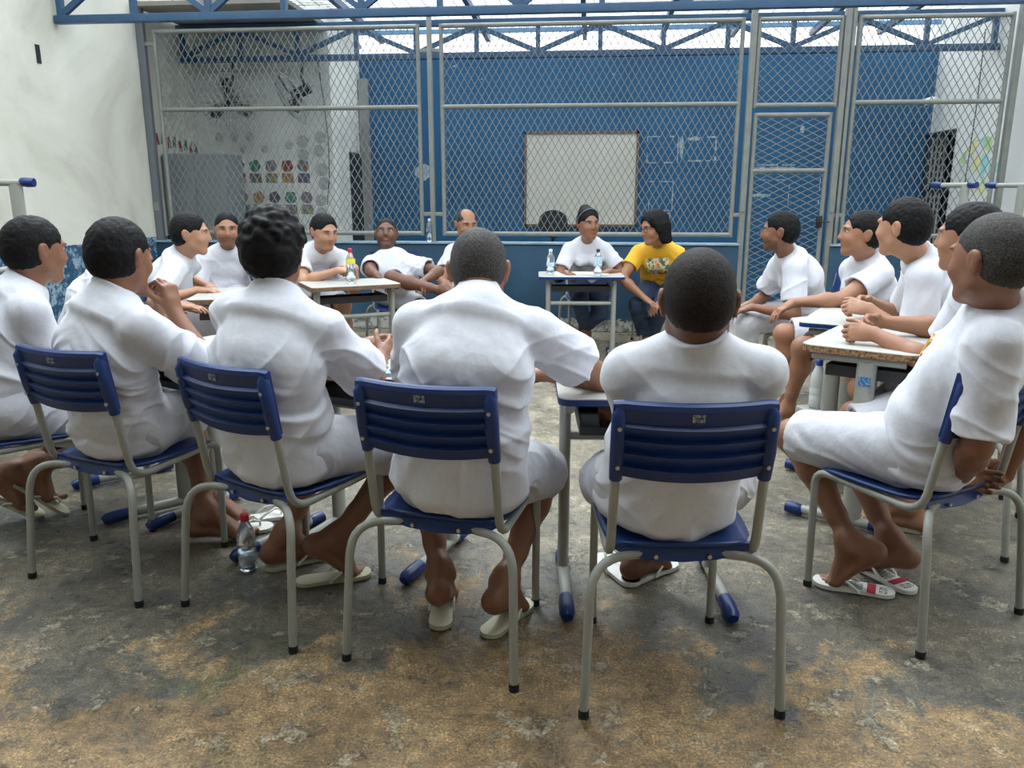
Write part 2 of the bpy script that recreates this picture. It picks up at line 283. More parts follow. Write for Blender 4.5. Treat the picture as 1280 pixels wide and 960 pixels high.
struct('wall_low_right', MB().box(((2.20+RW)/2, FY+.03, .425), (RW-2.20, .14, .85), bev=.012), M['half_wall'])
struct('trim_2', MB().box(((LW+1.37)/2, FY+.025, .857), (1.37-LW, .17, .016)).box(((2.20+RW)/2, FY+.025, .857), (RW-2.20, .17, .016)), mat('worn_pale_blue_ledge', (.20, .32, .42), .6, noise=(12, .4, .6), col2=(.32, .42, .48)))

# mesh fence: every panel is a steel frame with expanded mesh
def lattice(mb, x0, x1, z0, z1, px, pz, w, y, th=.004):
    """straight strands of a diamond mesh clipped to the rectangle"""
    s = pz/px
    for sg in (1, -1):
        zc = z0 - (x1-x0)*s; n = int(((z1-z0) + (x1-x0)*s)/pz) + 2
        for i in range(n):
            # line z = c + sg*s*(x-x0)
            c = (zc + i*pz) if sg > 0 else (z0 + i*pz)
            xs = [x0, x1]; f = lambda x: c + sg*s*(x-x0); g = lambda z: x0 + (z-c)/(sg*s)
            a, b = x0, x1
            if f(a) < z0: a = g(z0)
            elif f(a) > z1: a = g(z1)
            if f(b) > z1: b = g(z1)
            elif f(b) < z0: b = g(z0)
            if b - a < .01 or a < x0-.001 or b > x1+.001: continue
            mb.bar((a, y + sg*.002, f(a)), (b, y + sg*.002, f(b)), w, th, up=(0, 1, 0))
def fence_panel(name, label, x0, x1, z0, z1, mids, px=.066, pz=.112, w=.0062, hinge=False, hz=None):
    t = thing(name, label, 'mesh screen' if not hinge else 'gate', ((x0+x1)/2, FY, z0)); cx = (x0+x1)/2
    b = MB(); r = .020
    for x in (x0+r, x1-r): b.tube([(x-cx, 0, 0), (x-cx, 0, z1-z0)], r, 8)
    for z in [z0+r, z1-r] + mids: b.tube([(x0-cx+r, 0, z-z0), (x1-cx-r, 0, z-z0)], r*1.05, 8)
    b.build('panel_frame', M['frame_paint'], t)
    zs = [z0+2*r] + [q for m_ in mids for q in (m_-r, m_+r)] + [z1-2*r]
    g = MB()
    for i in range(0, len(zs), 2):
        lattice(g, x0-cx+2*r, x1-cx-2*r, zs[i]-z0, zs[i+1]-z0, px, pz, w, 0)
    g.build('wire_mesh', M['mesh_wire'], t)
    return t
fence_panel('mesh_screen', 'large grey framed mesh panel on the low wall, nearest the cream wall on the left', -4.25, -1.645, .925, 2.85, [2.12])
fence_panel('mesh_screen', 'widest mesh panel on the low wall, in front of the cream board', -1.465, 1.31, .925, 2.85, [2.12])
fence_panel('mesh_screen', 'small square mesh panel above the mesh gate', 1.412, 2.163, 2.085, 2.85, [], .085, .082)
fence_panel('mesh_screen', 'mesh panel on the low wall right of the gate', 2.28, 3.59, .925, 2.85, [2.12])
gt = fence_panel('mesh_gate', 'narrow grey gate with flattened diamond mesh reaching the floor', 1.43, 2.13, .02, 2.04, [1.53], .125, .062, hinge=True)
g = MB().box((0, 0, .0), (.05, .05, .11), bev=.008).tube([(0, -.03, 0), (0, -.06, 0), (.08, -.06, 0)], .007, 8); g.build('gate_latch', M['black_metal'], gt, Matrix.Translation((.31, 0, 1.05)))
posts = [(-4.36, 0, 3.1, .07), (-1.556, .86, 3.0, .042), (1.385, 0, 3.0, .052), (2.19, 0, 3.0, .052), (3.645, .0, 3.1, .05), (2.245, .86, 3., .03)]
pl = ['grey fence post against the cream left wall', 'slim fence post between the two widest mesh panels', 'fence post on the left of the mesh gate', 'fence post on the right of the mesh gate', 'fence post at the right end beside the white wall', 'slim upright beside the post right of the mesh gate']
for (x, z0, z1, w), l in zip(posts, pl):
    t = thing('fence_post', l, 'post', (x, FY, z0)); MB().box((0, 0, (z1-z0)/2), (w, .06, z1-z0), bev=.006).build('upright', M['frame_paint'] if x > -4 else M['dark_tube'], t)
    if z0 > .5: MB().box((0, 0, .004), (w+.05, .09, .008)).build('base_plate', M['frame_paint'], t)
    else: MB().box((0, -.035, 1.2), (w*.7, .012, .08)).build('bracket', M['frame_paint'], t)
for x0, x1, z, l in ((-1.65, -1.46, 1.13, 'short tie bar low down between the two widest panels'), (-1.65, -1.46, 2.62, 'short tie bar high up between the two widest panels'), (-4.40, -4.24, 2.72, 'short tie bar joining the first panel to the left post'), (2.16, 2.29, 1.13, 'short tie bar right of the mesh gate'), (1.30, 1.39, 1.13, 'short tie bar left of the mesh gate')):
    tag(MB().box(((x0+x1)/2, FY, z), (x1-x0, .03, .035), bev=.004).build('tie_bar', M['frame_paint']), l, 'bar')

# roof trusses
def truss(label, y, x0, x1, zb, zt, step, d=.06):
    t = thing('roof_truss', label, 'roof truss', ((x0+x1)/2, y, zb)); cx = (x0+x1)/2; h = zt-zb
    MB().box((0, 0, 0), (x1-x0, .07, d), bev=.004).build('bottom_chord', M['truss_blue'], t)
    MB().box((0, 0, h), (x1-x0, .07, d), bev=.004).build('top_chord', M['truss_blue'], t)
    n = int((x1-x0)/step); st = (x1-x0-.1)/n
    for i in range(n+1):
        x = x0+.05+i*st-cx; MB().box((x, 0, h/2), (.045, .05, h)).build('vertical', M['truss_blue'], t)
    for i in range(n):
        a = x0+.05+i*st-cx; b = a+st
        if i % 2: a, b = b, a
        MB().bar((a, 0, d/2), (b, 0, h-d/2), .04, .045).build('diagonal', M['truss_blue'], t)
truss('nearer blue roof truss crossing above the mesh fence, cut by the top of the picture', 6.62, LW+.01, RW-.01, 2.70, 3.20, .62)
truss('farther blue roof truss seen through the mesh above the blue wall', 8.62, LW+.01, RW-.01, 2.69, 3.00, .60)
for i, x in enumerate([-2.6, -1.3, -.15, .75, 1.55, 2.45, 3.2]):
    t = MB(); t.bar((x, 5.4, 3.30), (x+.0, 10.2, 3.12), .05, .07); tag(t.build('rafter', M['truss_blue']), 'blue steel rafter running front to back under the roof sheets', 'rafter', 'rafters under the clear roof')
for i, y in enumerate([5.6, 6.05, 7.1, 7.6, 8.1, 9.1, 9.6, 10.05]):
    tag(MB().box(((LW+RW)/2, y, 3.36 - (y-5.4)*.0375), (RW-LW-.04, .04, .05)).build('purlin', M['purlin']), 'pale blue roof bar running side to side under the clear sheets', 'roof bar', 'side to side roof bars')
rs = MB(); x0, x1 = LW, RW; nx = 900; v = []; f = []
for i in range(nx+1):
    x = x0 + (x1-x0)*i/nx; dz = .012*math.sin(x*2*math.pi/.075)
    for y in (1.2, 10.4): v.append((x, y, 3.42 - (y-5.2)*.0375 + dz))
for i in range(nx): f.append((2*i, 2*i+1, 2*i+3, 2*i+2))
rs.add(v, f, 0, True); struct('ceiling', rs, M['roof'])
rg = MB()                                     # security grille below the sheets
for i in range(int((RW-LW)/.16)): rg.bar((LW+.03+i*.16, 5.3, 3.385), (LW+.03+i*.16, 10.2, 3.20), .005, .005)
for i in range(60): y = 5.4+i*.08; rg.bar((LW+.02, y, 3.378-(y-5.4)*.0375), (RW-.02, y, 3.378-(y-5.4)*.0375), .005, .005)
tag(rg.build('roof_grille', M['black_metal']), 'fine steel security grille under the clear roof sheets', 'grille')
struct('wall_added_unseen', MB().box(((LW+RW)/2, -2.1, 1.8), (RW-LW, .2, 3.6)), M['hall_wall'])  # unseen wall behind the camera, added to cut front fill light and deepen shading
struct('ceiling_back', MB().box((-3.62, 9.0, 3.06), (1.5, 2.5, .04)), M['roof_opaque'])
struct('ceiling_hall', MB().box(((LW+RW)/2, -.5, 3.60), (RW-LW, 3.4, .05)), M['roof_opaque'])

# things in the room behind the fence
t = thing('whiteboard', 'cream writing board with a brown frame on the blue wall', 'whiteboard', (-.165, BY-.02, .94))
MB().box((0, 0, .545), (1.34, .02, 1.09)).build('board', M['wb'], t)
b = MB()
for x in (-.67, .67): b.box((x, -.005, .545), (.03, .035, 1.12))
for z in (0, 1.09): b.box((0, -.005, z), (1.37, .035, .03))
b.build('board_frame', M['wb_frame'], t)
t = thing('metal_cabinet', 'plain grey metal cabinet beside the posters, behind the mesh', 'cabinet', (-4.05, 8.27, 0))
MB().box((0, 0, .86), (.66, .42, 1.72), bev=.01).build('cabinet_body', M['cabinet_grey'], t)
for x in (-.165, .165): 
    d = MB().box((x, -.218, .86), (.327, .015, 1.68), bev=.004).build('door', M['cabinet_grey'], t); MB().box((x*.25, -.232, 1.0), (.015, .02, .10)).build('handle', M['black_metal'], d)
rng = random.Random(4)
def P_(px, pz): return px, pz
pics = [(.16, .05, .05), (.07, .12, .20), (.30, .08, .05), (.08, .20, .12), (.38, .30, .06), (.05, .20, .22), (.34, .10, .12)]
k = 0
for r_, z in ((0, 1.62), (1, 1.49), (0, 1.28), (1, 1.15)):
    for i in range(5):
        x = -3.95 + i*.185 + (.02 if z < 1.4 else 0); cc = pics[(i*3 + r_*2 + (z < 1.4)) % 7]; k += 1
        pm = mat('colored_drawing', cc, .8, noise=(38, .42, .58), col2=pics[(i + r_ + k) % 7])
        bb = MB()
        if r_ == 0:
            o_ = [(math.cos(a)*.066*(1+.10*math.sin(a*5+i)), math.sin(a)*.066*(1+.1*math.cos(a*4+i))) for a in [q*2*math.pi/24 for q in range(24)]]
            bb.prism(o_, 0, .002)
        else: bb.prism([(-.07, -.05), (.07, -.055), (.068, .05), (-.066, .054)], 0, .002)
        o = bb.build('drawing', pm); o.matrix_world = Matrix.Translation((x, AY-.001, z)) @ Matrix.Rotation(math.radians(90), 4, 'X')
        tag(o, ('round' if r_ == 0 else 'rectangular') + ' coloured drawing stuck on the poster wall', 'drawing', ('round' if r_ == 0 else 'rectangular') + ' coloured drawings')
gm = mat('grey_pencil_drawing', (.24, .23, .23), .85, noise=(45, .4, .6), col2=(.50, .48, .46))
for i, (x, z, r) in enumerate([(-3.0, 1.92, .065), (-3.02, 1.78, .065), (-3.0, 1.58, .07), (-2.98, 1.43, .07), (-3.03, 1.25, .065), (-3.03, 1.11, .065), (-3.20, 1.88, .07), (-3.20, 1.74, .065), (-3.36, 1.84, .045), (-3.80, 1.93, .05), (-3.98, 1.93, .05), (-4.15, 1.93, .05), (-3.64, 1.80, .04), (-3.88, 1.80, .04), (-3.12, .99, .06), (-3.7, .99, .06)]):
    x = min(x, -2.95)
    o = MB().prism([(math.cos(a)*r*(1+.08*math.sin(a*6)), math.sin(a)*r) for a in [q*2*math.pi/24 for q in range(24)]], 0, .002).build('drawing', gm); o.matrix_world = Matrix.Translation((x, AY-.001, z)) @ Matrix.Rotation(math.radians(90), 4, 'X')
    tag(o, 'pale grey pencil drawing cut round and stuck on the poster wall', 'drawing', 'grey round drawings')
for i in range(8):
    cc = [(.25, .05, .06), (.10, .20, .12), (.26, .07, .08), (.12, .14, .12)][i % 4]; h = .06
    o_ = [(-.035, -h), (-.012, -h), (0, -.01), (.014, -h), (.038, -h), (.022, h), (-.006, h*.8), (-.024, h)]
    o = MB().prism(o_, 0, .003).build('paper_cutout', mat('cutout_paper', cc, .8)); o.matrix_world = Matrix.Translation((LW+.0015, 8.02+i*.115, 1.86 - .01*i + .02*(i % 2))) @ Matrix.Rotation(math.radians(90), 4, 'Z') @ Matrix.Rotation(math.radians(90), 4, 'X') @ Matrix.Rotation(.15*(-1)**i, 4, 'Z')
    tag(o, 'small coloured paper cut-out in the row on the wall above the grey cabinet', 'paper cut-out', 'paper cut-outs above the cabinet')
# wall fans hanging from the far truss
def fan(x, y, z, rz, rx, label):
    mx_ = Matrix.Translation((x, y, z)) @ Matrix.Rotation(math.radians(rz), 4, 'Z') @ Matrix.Rotation(math.radians(rx), 4, 'X'); t = thing('hanging_fan', label, 'fan', mx=mx_)
    MB().tube([(0, .14, 0), (0, .0, 0), (0, -.06, 0)], .055, 14).lathe([(0, -.01), (.05, 0), (.055, .05)], 14).build('motor', M['black_metal'], t)
    c = MB()
    for k in range(28):
        a = 2*math.pi*k/28; ca, sa = math.cos(a), math.sin(a)
        for sg in (-1, 1): c.tube([(ca*.04, -.08+sg*.085, sa*.04), (ca*.17, -.08+sg*.075, sa*.17), (ca*.29, -.08, sa*.29)], .0032, 4)
    for rr, yy in ((.29, -.08), (.17, -.155), (.17, -.005)): c.tube([(math.cos(q)*rr, yy, math.sin(q)*rr) for q in [i*2*math.pi/32 for i in range(32)]], .004, 6, closed=True)
    c.build('cage', mat('fan_wire', (.30, .30, .29), .4), t)
    b = MB()
    for k in range(3):
        a = 2*math.pi*k/3 + .4; R = Matrix.Rotation(a, 4, 'Y'); pts = [(.03, 0), (.10, -.06), (.23, -.075), (.25, 0), (.20, .055), (.06, .035)]
        v = [R @ Vector((p, -.08 + q*.35, q)) for p, q in pts]; v2 = [p + Vector((0, .003, 0)) for p in v]; n = len(v)
        b.add(v + v2, [tuple(range(n)), tuple(range(2*n-1, n-1, -1))] + [(i, (i+1) % n, n+(i+1) % n, n+i) for i in range(n)])
    b.build('blades', M['black_metal'], t)
    e_ = mx_.inverted() @ Vector((x, 8.62, 2.675)); MB().tube([(0, .10, .0), (0, .12, .12), tuple(e_)], .016, 8).build('bracket', M['black_metal'], t)
fan(-3.80, 8.48, 2.26, 10, 14, 'black caged fan facing the hall, left of the two under the far truss')
fan(-3.05, 8.42, 2.32, -62, 28, 'black caged fan turned edge-on, right of the two under the far truss')
t = MB().tube([(-3.0, 8.88, 2.9), (-2.93, 8.87, 2.3), (-2.90, 8.87, 1.9), (-2.91, 8.87, 1.5), (-2.95, 8.87, 1.2)], .005, 6).build('power_cable', M['black_metal']); tag(t, 'dark cable hanging down the poster wall corner', 'cable')
# side doorway frames
t = MB().box((-2.87, 9.70, .9), (.06, .44, 1.78)).build('door_1', M['black_metal']); t['kind'] = 'structure'
g = thing('barred_gate', 'dark barred gate in the right side wall behind the mesh', 'gate', (RW-.03, 9.69, 0))
b = MB()
for i in range(7): b.tube([(0, -.33+i*.11, 0), (0, -.33+i*.11, 1.98)], .011, 6)
b.build('bars', M['black_metal'], g)
for z in (.05, .7, 1.35, 1.96): MB().box((0, 0, z), (.035, .70, .04)).build('crossbar', M['black_metal'], g)
t = thing('security_camera', 'white security camera on the right wall above the barred gate', 'camera', (RW-.02, 9.85, 2.34))
MB().tube([(0, 0, 0), (-.05, 0, .02), (-.10, -.02, .0)], .014, 8).build('bracket', M['white_plastic'], t); MB().tube([(-.07, .0, -.0), (-.20, -.06, -.04)], .038, 14).build('camera_body', M['white_plastic'], t); MB().tube([(-.20, -.06, -.04), (-.207, -.063, -.042)], .03, 14).build('lens', M['black_metal'], t)
MB().tube([(0, 0, 0), (0, 0, .01)], .001, 4)
tag(MB().tube([(RW-.03, 8.9, 2.9), (RW-.03, 8.88, 2.2), (RW-.03, 8.93, 1.3), (RW-.03, 8.9, .3)], .005, 6).build('wall_cable', M['black_metal']), 'thin dark conduit running down the white right wall', 'cable')
t = thing('office_chair', 'black office chair standing behind the mesh, under the cream board', 'chair', (-.44, 8.9, 0))
b = MB().prism([(math.cos(q)*.17*(1 if abs(math.cos(q)) < .8 else .95), math.sin(q)*.15) for q in [i*2*math.pi/28 for i in range(28)]], -.025, .025); b.v = [(p[0], p[2]+.05, p[1]+1.0) for p in b.v]; b.build('backrest', M['black_metal'], t); MB().box((0, -.15, .48), (.48, .46, .08), bev=.04).build('seat', M['black_metal'], t)
MB().tube([(0, .03, .85), (0, .06, .6), (0, 0, .47)], .02, 8).tube([(0, -.12, .45), (0, -.12, .10)], .025, 10).build('column', M['black_metal'], t)
for k_ in range(5): a = k_*2*math.pi/5; MB().tube([(0, -.12, .11), (math.cos(a)*.28, -.12+math.sin(a)*.28, .05)], .018, 8).lathe([(0, 0), (.024, .01), (.024, .04), (0, .05)], 10, 0, (math.cos(a)*.28, -.12+math.sin(a)*.28, 0)).build('leg', M['black_metal'], t)
wear = mat('bare_plaster_scar', (.40, .45, .47), .8, noise=(22, .4, .62), col2=(.16, .26, .34))
def scar(x, z, w, h, th=.014, sides='tblr', solid=False):
    b = MB(); r = random.Random(int(x*100)+int(z*10))
    def rag(a, c, wd):
        L = max(2, int(math.hypot(c[0]-a[0], c[1]-a[1])/.05)); 
        for i in range(L):
            if r.random() < .25: continue
            p = [a[j]+(c[j]-a[j])*i/L for j in (0, 1)]; q = [a[j]+(c[j]-a[j])*(i+1)/L for j in (0, 1)]; e = wd*r.uniform(.4, 1.3)
            b.bar((p[0], 0, p[1]), (q[0], 0, q[1]), .0016, e, up=(0, 0, 1) if abs(c[0]-a[0]) > abs(c[1]-a[1]) else (1, 0, 0))
    if solid:
        n = 14; b.prism([(math.cos(i*2*math.pi/n)*w/2*r.uniform(.6, 1), math.sin(i*2*math.pi/n)*h/2*r.uniform(.6, 1)) for i in range(n)], 0, .002)
        b.v = [(p[0], -p[2], p[1]) for p in b.v]
    else:
        if 't' in sides: rag((0, h), (w, h), th)
        if 'b' in sides: rag((0, 0), (w, 0), th)
        if 'l' in sides: rag((0, 0), (0, h), th)
        if 'r' in sides: rag((w, 0), (w, h), th)
    o = b.build('paint_scar', wear); o.location = (x, BY-.002, z); tag(o, 'patch of bare plaster where paint came off the blue wall', 'paint scar', 'bare patches on the blue wall')
for a in ((.62, 1.68, .36, .30), (.66, 1.12, .28, .34), (1.10, 1.70, .32, .27, .02, 'tbr'), (1.85, 1.62, .5, .03, .02, 'tb'), (1.95, 1.20, .35, .28, .01, 'tr'), (2.65, 1.2, .12, .4, .012, 'lr'), (.66, .95, .26, .14, .01)): scar(*a)
for a in ((1.02, 1.85, .06, .30), (1.16, 1.95, .2, .05), (-2.10, 1.58, .26, .22), (1.95, 1.57, .3, .05), (1.98, 1.30, .3, .05), (2.4, 2.05, .06, .1)): scar(*a, solid=True)
tag(MB().box((LW+.004, 6.35, 2.40), (.006, .05, .14)).build('wall_hole', M['dark_void']), 'small dark slot in the upper part of the cream wall', 'hole')
# ------------------------------------------------------------------ school chair
def make_chair():
    t = thing('school_chair', '-', 'chair')
    # seat shell: slightly dished, waterfall front, rounded corners
    nu, nv = 14, 14; v = []; f = []
    def sp(u, w):           # u,w in -1..1
        x = u*.205*(1 - .06*(w < 0)*abs(w)); y = w*.205
        e = (abs(u)**5 + abs(w)**5)**(1/5.)
        if e > 1: x /= e; y /= e
        z = .445 - .010*(1-u*u)*(1-w*w) - .018*max(0, w-.55)**2*6 + .012*max(0, -w-.6)
        return x, y, z
    g = [[sp(-1+2*i/nu, -1+2*j/nv) for i in range(nu+1)] for j in range(nv+1)]
    top = [p for r in g for p in r]; bot = [(p[0]*.985, p[1]*.985, p[2]-.012) for p in top]; n = len(top); W = nu+1
    for j in range(nv):
        for i in range(nu): q = j*W+i; f.append((q, q+1, q+W+1, q+W)); f.append((n+q, n+q+W, n+q+W+1, n+q+1))
    ed = [i for i in range(W)] + [j*W+nu for j in range(1, nv+1)] + [nv*W+i for i in range(nu-1, -1, -1)] + [j*W for j in range(nv-1, 0, -1)]
    for a, b in zip(ed, ed[1:]+ed[:1]): f.append((b, a, n+a, n+b))
    mb = MB(); mb.add(top+bot, f, 0, True)
    pz = [(-.185, .446), (-.185, .434), (-.15, .418), (-.09, .406), (0, .400), (.09, .406), (.15, .418), (.185, .434), (.185, .446)]
    yb = lambda x: -.2035 + .016*abs(x/.185)**3
    n_ = len(pz); mb.add([(x, yb(x) - .003, z) for x, z in pz] + [(x, yb(x) + .011, z) for x, z in pz], [tuple(range(n_)), tuple(range(2*n_-1, n_-1, -1))] + [(i+n_, (i+1) % n_+n_, (i+1) % n_, i) for i in range(n_)])
    seat = mb.build('seat', M['blue_plastic'], t)
    for x in (-.07, .07): MB().tube([(x, -.203, .416), (x, -.211, .416)], .006, 8).build('screw', M['screw'], seat)
    # backrest: curved panel with a deep top band and four louvred slats
    prof = [(.0, 0.), (.004, .002), (.016, .032), (.017, .035), (.003, .040), (.016, .068), (.017, .071), (.003, .076), (.016, .103), (.017, .106), (.003, .111), (.016, .138), (.017, .141), (.006, .147), (.010, .185), (.006, .196), (-.002, .200)]
    prof = [(-y_, z) for y_, z in prof]
    nx = 16; v = []; f = []; hw_ = .200
    for i in range(nx+1):
        u = -1+2*i/nx; x = u*hw_; cur = -.030*(1-u*u)
        for k_, (y, z) in enumerate(prof):
            zz = z
            if k_ >= len(prof)-3: zz = z - .020*max(0, abs(u)-.85)**2*40*.25
            v.append((x, cur + y, zz - .012*(1-u*u)*(1 - z/.2)))
    P0 = len(prof)
    for i in range(nx+1):
        u = -1+2*i/nx; x = u*hw_; cur = -.030*(1-u*u)
        for y, z in prof:
            zz = z - (.020*max(0, abs(u)-.85)**2*10 if z > .12 else 0)
            v.append((x, cur + .010, zz - .012*(1-u*u)*(1 - z/.2)))
    o_ = (nx+1)*P0
    for i in range(nx):
        for k_ in range(P0-1):
            q = i*P0+k_; f.append((q, q+P0, q+P0+1, q+1)); q += o_; f.append((q, q+1, q+P0+1, q+P0))
        q = i*P0; f.append((q, o_+q, o_+q+P0, q+P0)); q += P0-1; f.append((q, q+P0, o_+q+P0, o_+q))
    for k_ in range(P0-1):
        f.append((k_, k_+1, o_+k_+1, o_+k_)); q = nx*P0+k_; f.append((q, o_+q, o_+q+1, q+1))
    bm_ = MB(); bm_.add(v, f, 0, False)
    for sx in (-1, 1): bm_.tube([(sx*.186, -.004, -.012), (sx*.186, -.010, .06), (sx*.186, -.010, .165), (sx*.184, -.004, .180)], [.017, .019, .019, .012], 10)
    R = Matrix.Translation((0, -.232, .655)) @ Matrix.Rotation(math.radians(9), 4, 'X')
    back = bm_.build('backrest', M['blue_plastic'], t, R)
    for sx in (-1, 1):
        for z in (.03, .135): MB().tube([(sx*.186, -.024, z), (sx*.186, -.0305, z)], .0055, 8).build('screw', M['screw'], back, R)
    MB().box((0, -.0395, .168), (.030, .002, .020)).build('sticker', M['sticker'], back, R)
    for sx in (-1, 1):
        x = sx*.188; r = .0125
        pts = [(x, .185, .012), (x, .192, .36)] + arc((x, .193, .37), (x, .196, .425), (x, .14, .424), 5) + [(x, -.10, .412)] + arc((x, -.12, .411), (x, -.19, .405), (x, -.205, .47), 5) + [(sx*.187, -.236, .66), (sx*.186, -.258, .80)]
        MB().tube(pts, r, 10).build('side_frame', M['grey_tube'], t)
        lg = MB().tube([(sx*.258, -.290, .012), (sx*.246, -.262, .32)] + arc((sx*.244, -.258, .34), (sx*.236, -.245, .418), (sx*.165, -.205, .415), 6) + [(sx*.10, -.185, .415)], r, 10).build('rear_leg', M['grey_tube'], t)
        MB().tube([(sx*.258, -.290, 0), (sx*.257, -.2885, .022)], .0145, 10).build('foot_cap', M['black_rubber'], lg)
        MB().tube([(x, .185, 0), (x, .1853, .022)], .0145, 10).build('foot_cap', M['black_rubber'], t)
    return t
chair0 = make_chair(); used = [False]
def place_chair(x, y, rz, label, group='blue school chairs'):
    o = chair0 if not used[0] else copy_tree(chair0); used[0] = True
    o.location = (x, y, 0); o.rotation_euler = (0, 0, math.radians(rz)); o['label'] = label; o['group'] = group; return o
# ------------------------------------------------------------------ school desk: origin midway between its side frames, +y away from the sitter
def make_desk(edge, w=.60, label='-', top_z=.745, dark=False, slim=False, cy=.13):
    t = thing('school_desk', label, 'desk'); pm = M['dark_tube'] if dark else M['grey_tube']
    rg_ = random.Random(3)
    o_ = rpoly(w, .45, .035 if edge != 'chipboard' else .05)
    if edge == 'chipboard': o_ = [(x*(1-rg_.uniform(0, .012)), y*(1-rg_.uniform(0, .015))) for x, y in o_]
    tp = MB().prism([(x, y) for x, y in o_], top_z-.003, top_z).build('tabletop', M['laminate'], t)
    th = .028 if edge != 'blue' else .022
    MB().prism([(x*1.004, y*1.004) for x, y in o_], top_z-th, top_z-.0032).build('edge_band', {'blue': M['blue_plastic'], 'chipboard': M['chipboard'], 'wood': M['wood_edge']}[edge], tp)
    for sx in (-1, 1):
        x = sx*.262
        if slim: MB().tube([(x, cy, .03), (x, cy, top_z-.05)], .022, 12, r2=.022).build('column', pm, t)
        else: MB().tube([(x, cy, .03), (x, cy, top_z-.05)], .038, 14, r2=.020, up=(1, 0, 0)).build('column', pm, t)
        MB().tube([(x, -.17, top_z-.045), (x, .18, top_z-.045)], .016, 10).build('top_support', pm, t)
        fb = MB().tube([(x, -.16, .032), (x, .20, .032)], .020, 10).build('foot_bar', pm, t)
        for y0, y1 in ((-.212, -.10), (.16, .235)): MB().tube([(x, y0, .023), (x, y0+.015*(1 if y0 < 0 else 1), .028), (x, (y0+y1)/2, .031), (x, y1, .032)], [.018, .025, .026, .024], 12).build('end_cap', M['blue_plastic'], fb)
    MB().tube([(-.262, cy, top_z-.22), (.262, cy, top_z-.22)], .016, 10).build('crossbar', pm, t)
    tr = MB().box((0, -.02, top_z-.125), (.46, .30, .006)).box((-.23, -.02, top_z-.105), (.006, .30, .045)).box((.23, -.02, top_z-.105), (.006, .30, .045)).box((0, .13, top_z-.105), (.46, .006, .045)).box((0, -.17, top_z-.115), (.46, .006, .026))
    tr.build('book_tray', M['tray'], t)
    return t
def place(o, x, y, rz, label=None, z=0): o.location = (x, y, z); o.rotation_euler = (0, 0, math.radians(rz)); o['group'] = 'school desks'; return o
# ------------------------------------------------------------------ flip-flops: toe towards +y, origin under the middle of the sole
SOLE = [(-.006+.038*math.cos(a), -.095+.038*math.sin(a)) for a in [math.radians(q) for q in range(180, 361, 20)]] + [(.034, -.02), (.037, .02), (.046, .06)] + [(.001+.045*math.cos(a), .088+.044*math.sin(a)) for a in [math.radians(q) for q in range(0, 181, 20)]] + [(-.040, .05), (-.036, .0), (-.040, -.05)]
def make_sandal(kind, side, parent, mx, tagged=None):
    m = M['foam_cream'] if kind == 'cream' else M['foam_white']
    o_ = [(x*side, y) for x, y in SOLE]
    if side < 0: o_ = o_[::-1]
    s_ = MB().prism(o_, .004, .018, 0, mi_side=1).build('sandal', [m, M['foam_side'] if kind == 'cream' else m], parent)
    s_.matrix_local = mx
    st = MB(); tx = .006*side*-1
    for q in (-1, 1):
        st.tube([(tx, .080, .014), (tx, .079, .036), (q*.020, .055, .052), (q*.038, .015, .040), (q*.040, -.015, .020), (q*.039, -.020, .010)], .0048, 8)
    st.build('strap', M['strap'], s_)
    if kind == 'printed':
        MB().box((0, -.058, .0185), (.074, .028, .0012)).build('red_band', M['red_print'], s_)
        MB().box((0, -.095, .0185), (.045, .026, .0012)).box((0, .0, .0185), (.05, .06, .0012)).build('printed_motif', M['dark_print'], s_)
    return s_
# ------------------------------------------------------------------ bottles
def bottle(x, y, z, label, cap='cap_pale', h=.21, r=.032, body='bottle', lab=None, lc='label_blue', fill=.7):
    t = thing('water_bottle', label, 'bottle', (x, y, z)); k = h/.21
    pr = [(0, .004), (r*.8, 0), (r, .008), (r, .05*k), (r*.93, .056*k), (r, .062*k), (r, .085*k), (r*.93, .09*k), (r, .096*k), (r, .13*k), (r*.90, .15*k), (r*.55, .175*k), (r*.40, .188*k), (r*.38, .20*k)]
    MB().lathe(pr, 20).build('bottle_body', M[body], t)
    if body == 'bottle': 
        ff = .01*k+.12*k*fill; MB().lathe([(0, .008), (r*.86, .008), (r*.90, .012), (r*.88, ff), (0, ff+.0005)], 18).build('water', M['water'], t)
    MB().lathe([(r*.46, .188*k), (r*.46, .208*k), (r*.40, .212*k), (0, .213*k)], 16).build('cap', M[cap], t)
    if lab: MB().lathe([(r*1.02, lab[0]*k), (r*1.03, lab[0]*k+.001), (r*1.03, lab[1]*k), (r*1.02, lab[1]*k+.001)], 20).build('label', M[lc], t)
    return t
# eye mesh shared by everyone
bm = bmesh.new(); bmesh.ops.create_uvsphere(bm, u_segments=16, v_segments=12, radius=.0112); 
for fc in bm.faces:
    fc.smooth = True; c_ = fc.calc_center_median(); fc.material_index = 1 if c_.y > .0092 else 0
EYE = bpy.data.meshes.new('eye'); bm.to_mesh(EYE); bm.free(); EYE.materials.append(M['eye_white']); EYE.materials.append(M['iris'])

# ------------------------------------------------------------------ implicit-surface modelling of bodies and cloth
def V(*a): return np.array(a, dtype=np.float64)
def nrm(v):
    v = np.asarray(v, float); l = np.linalg.norm(v)
    return v / l if l > 1e-9 else v
def lerp(a, b, t): return np.asarray(a) * (1 - t) + np.asarray(b) * t
def yawv(deg):
    a = math.radians(deg); return V(-math.sin(a), math.cos(a), 0), V(math.cos(a), math.sin(a), 0)   # forward, right

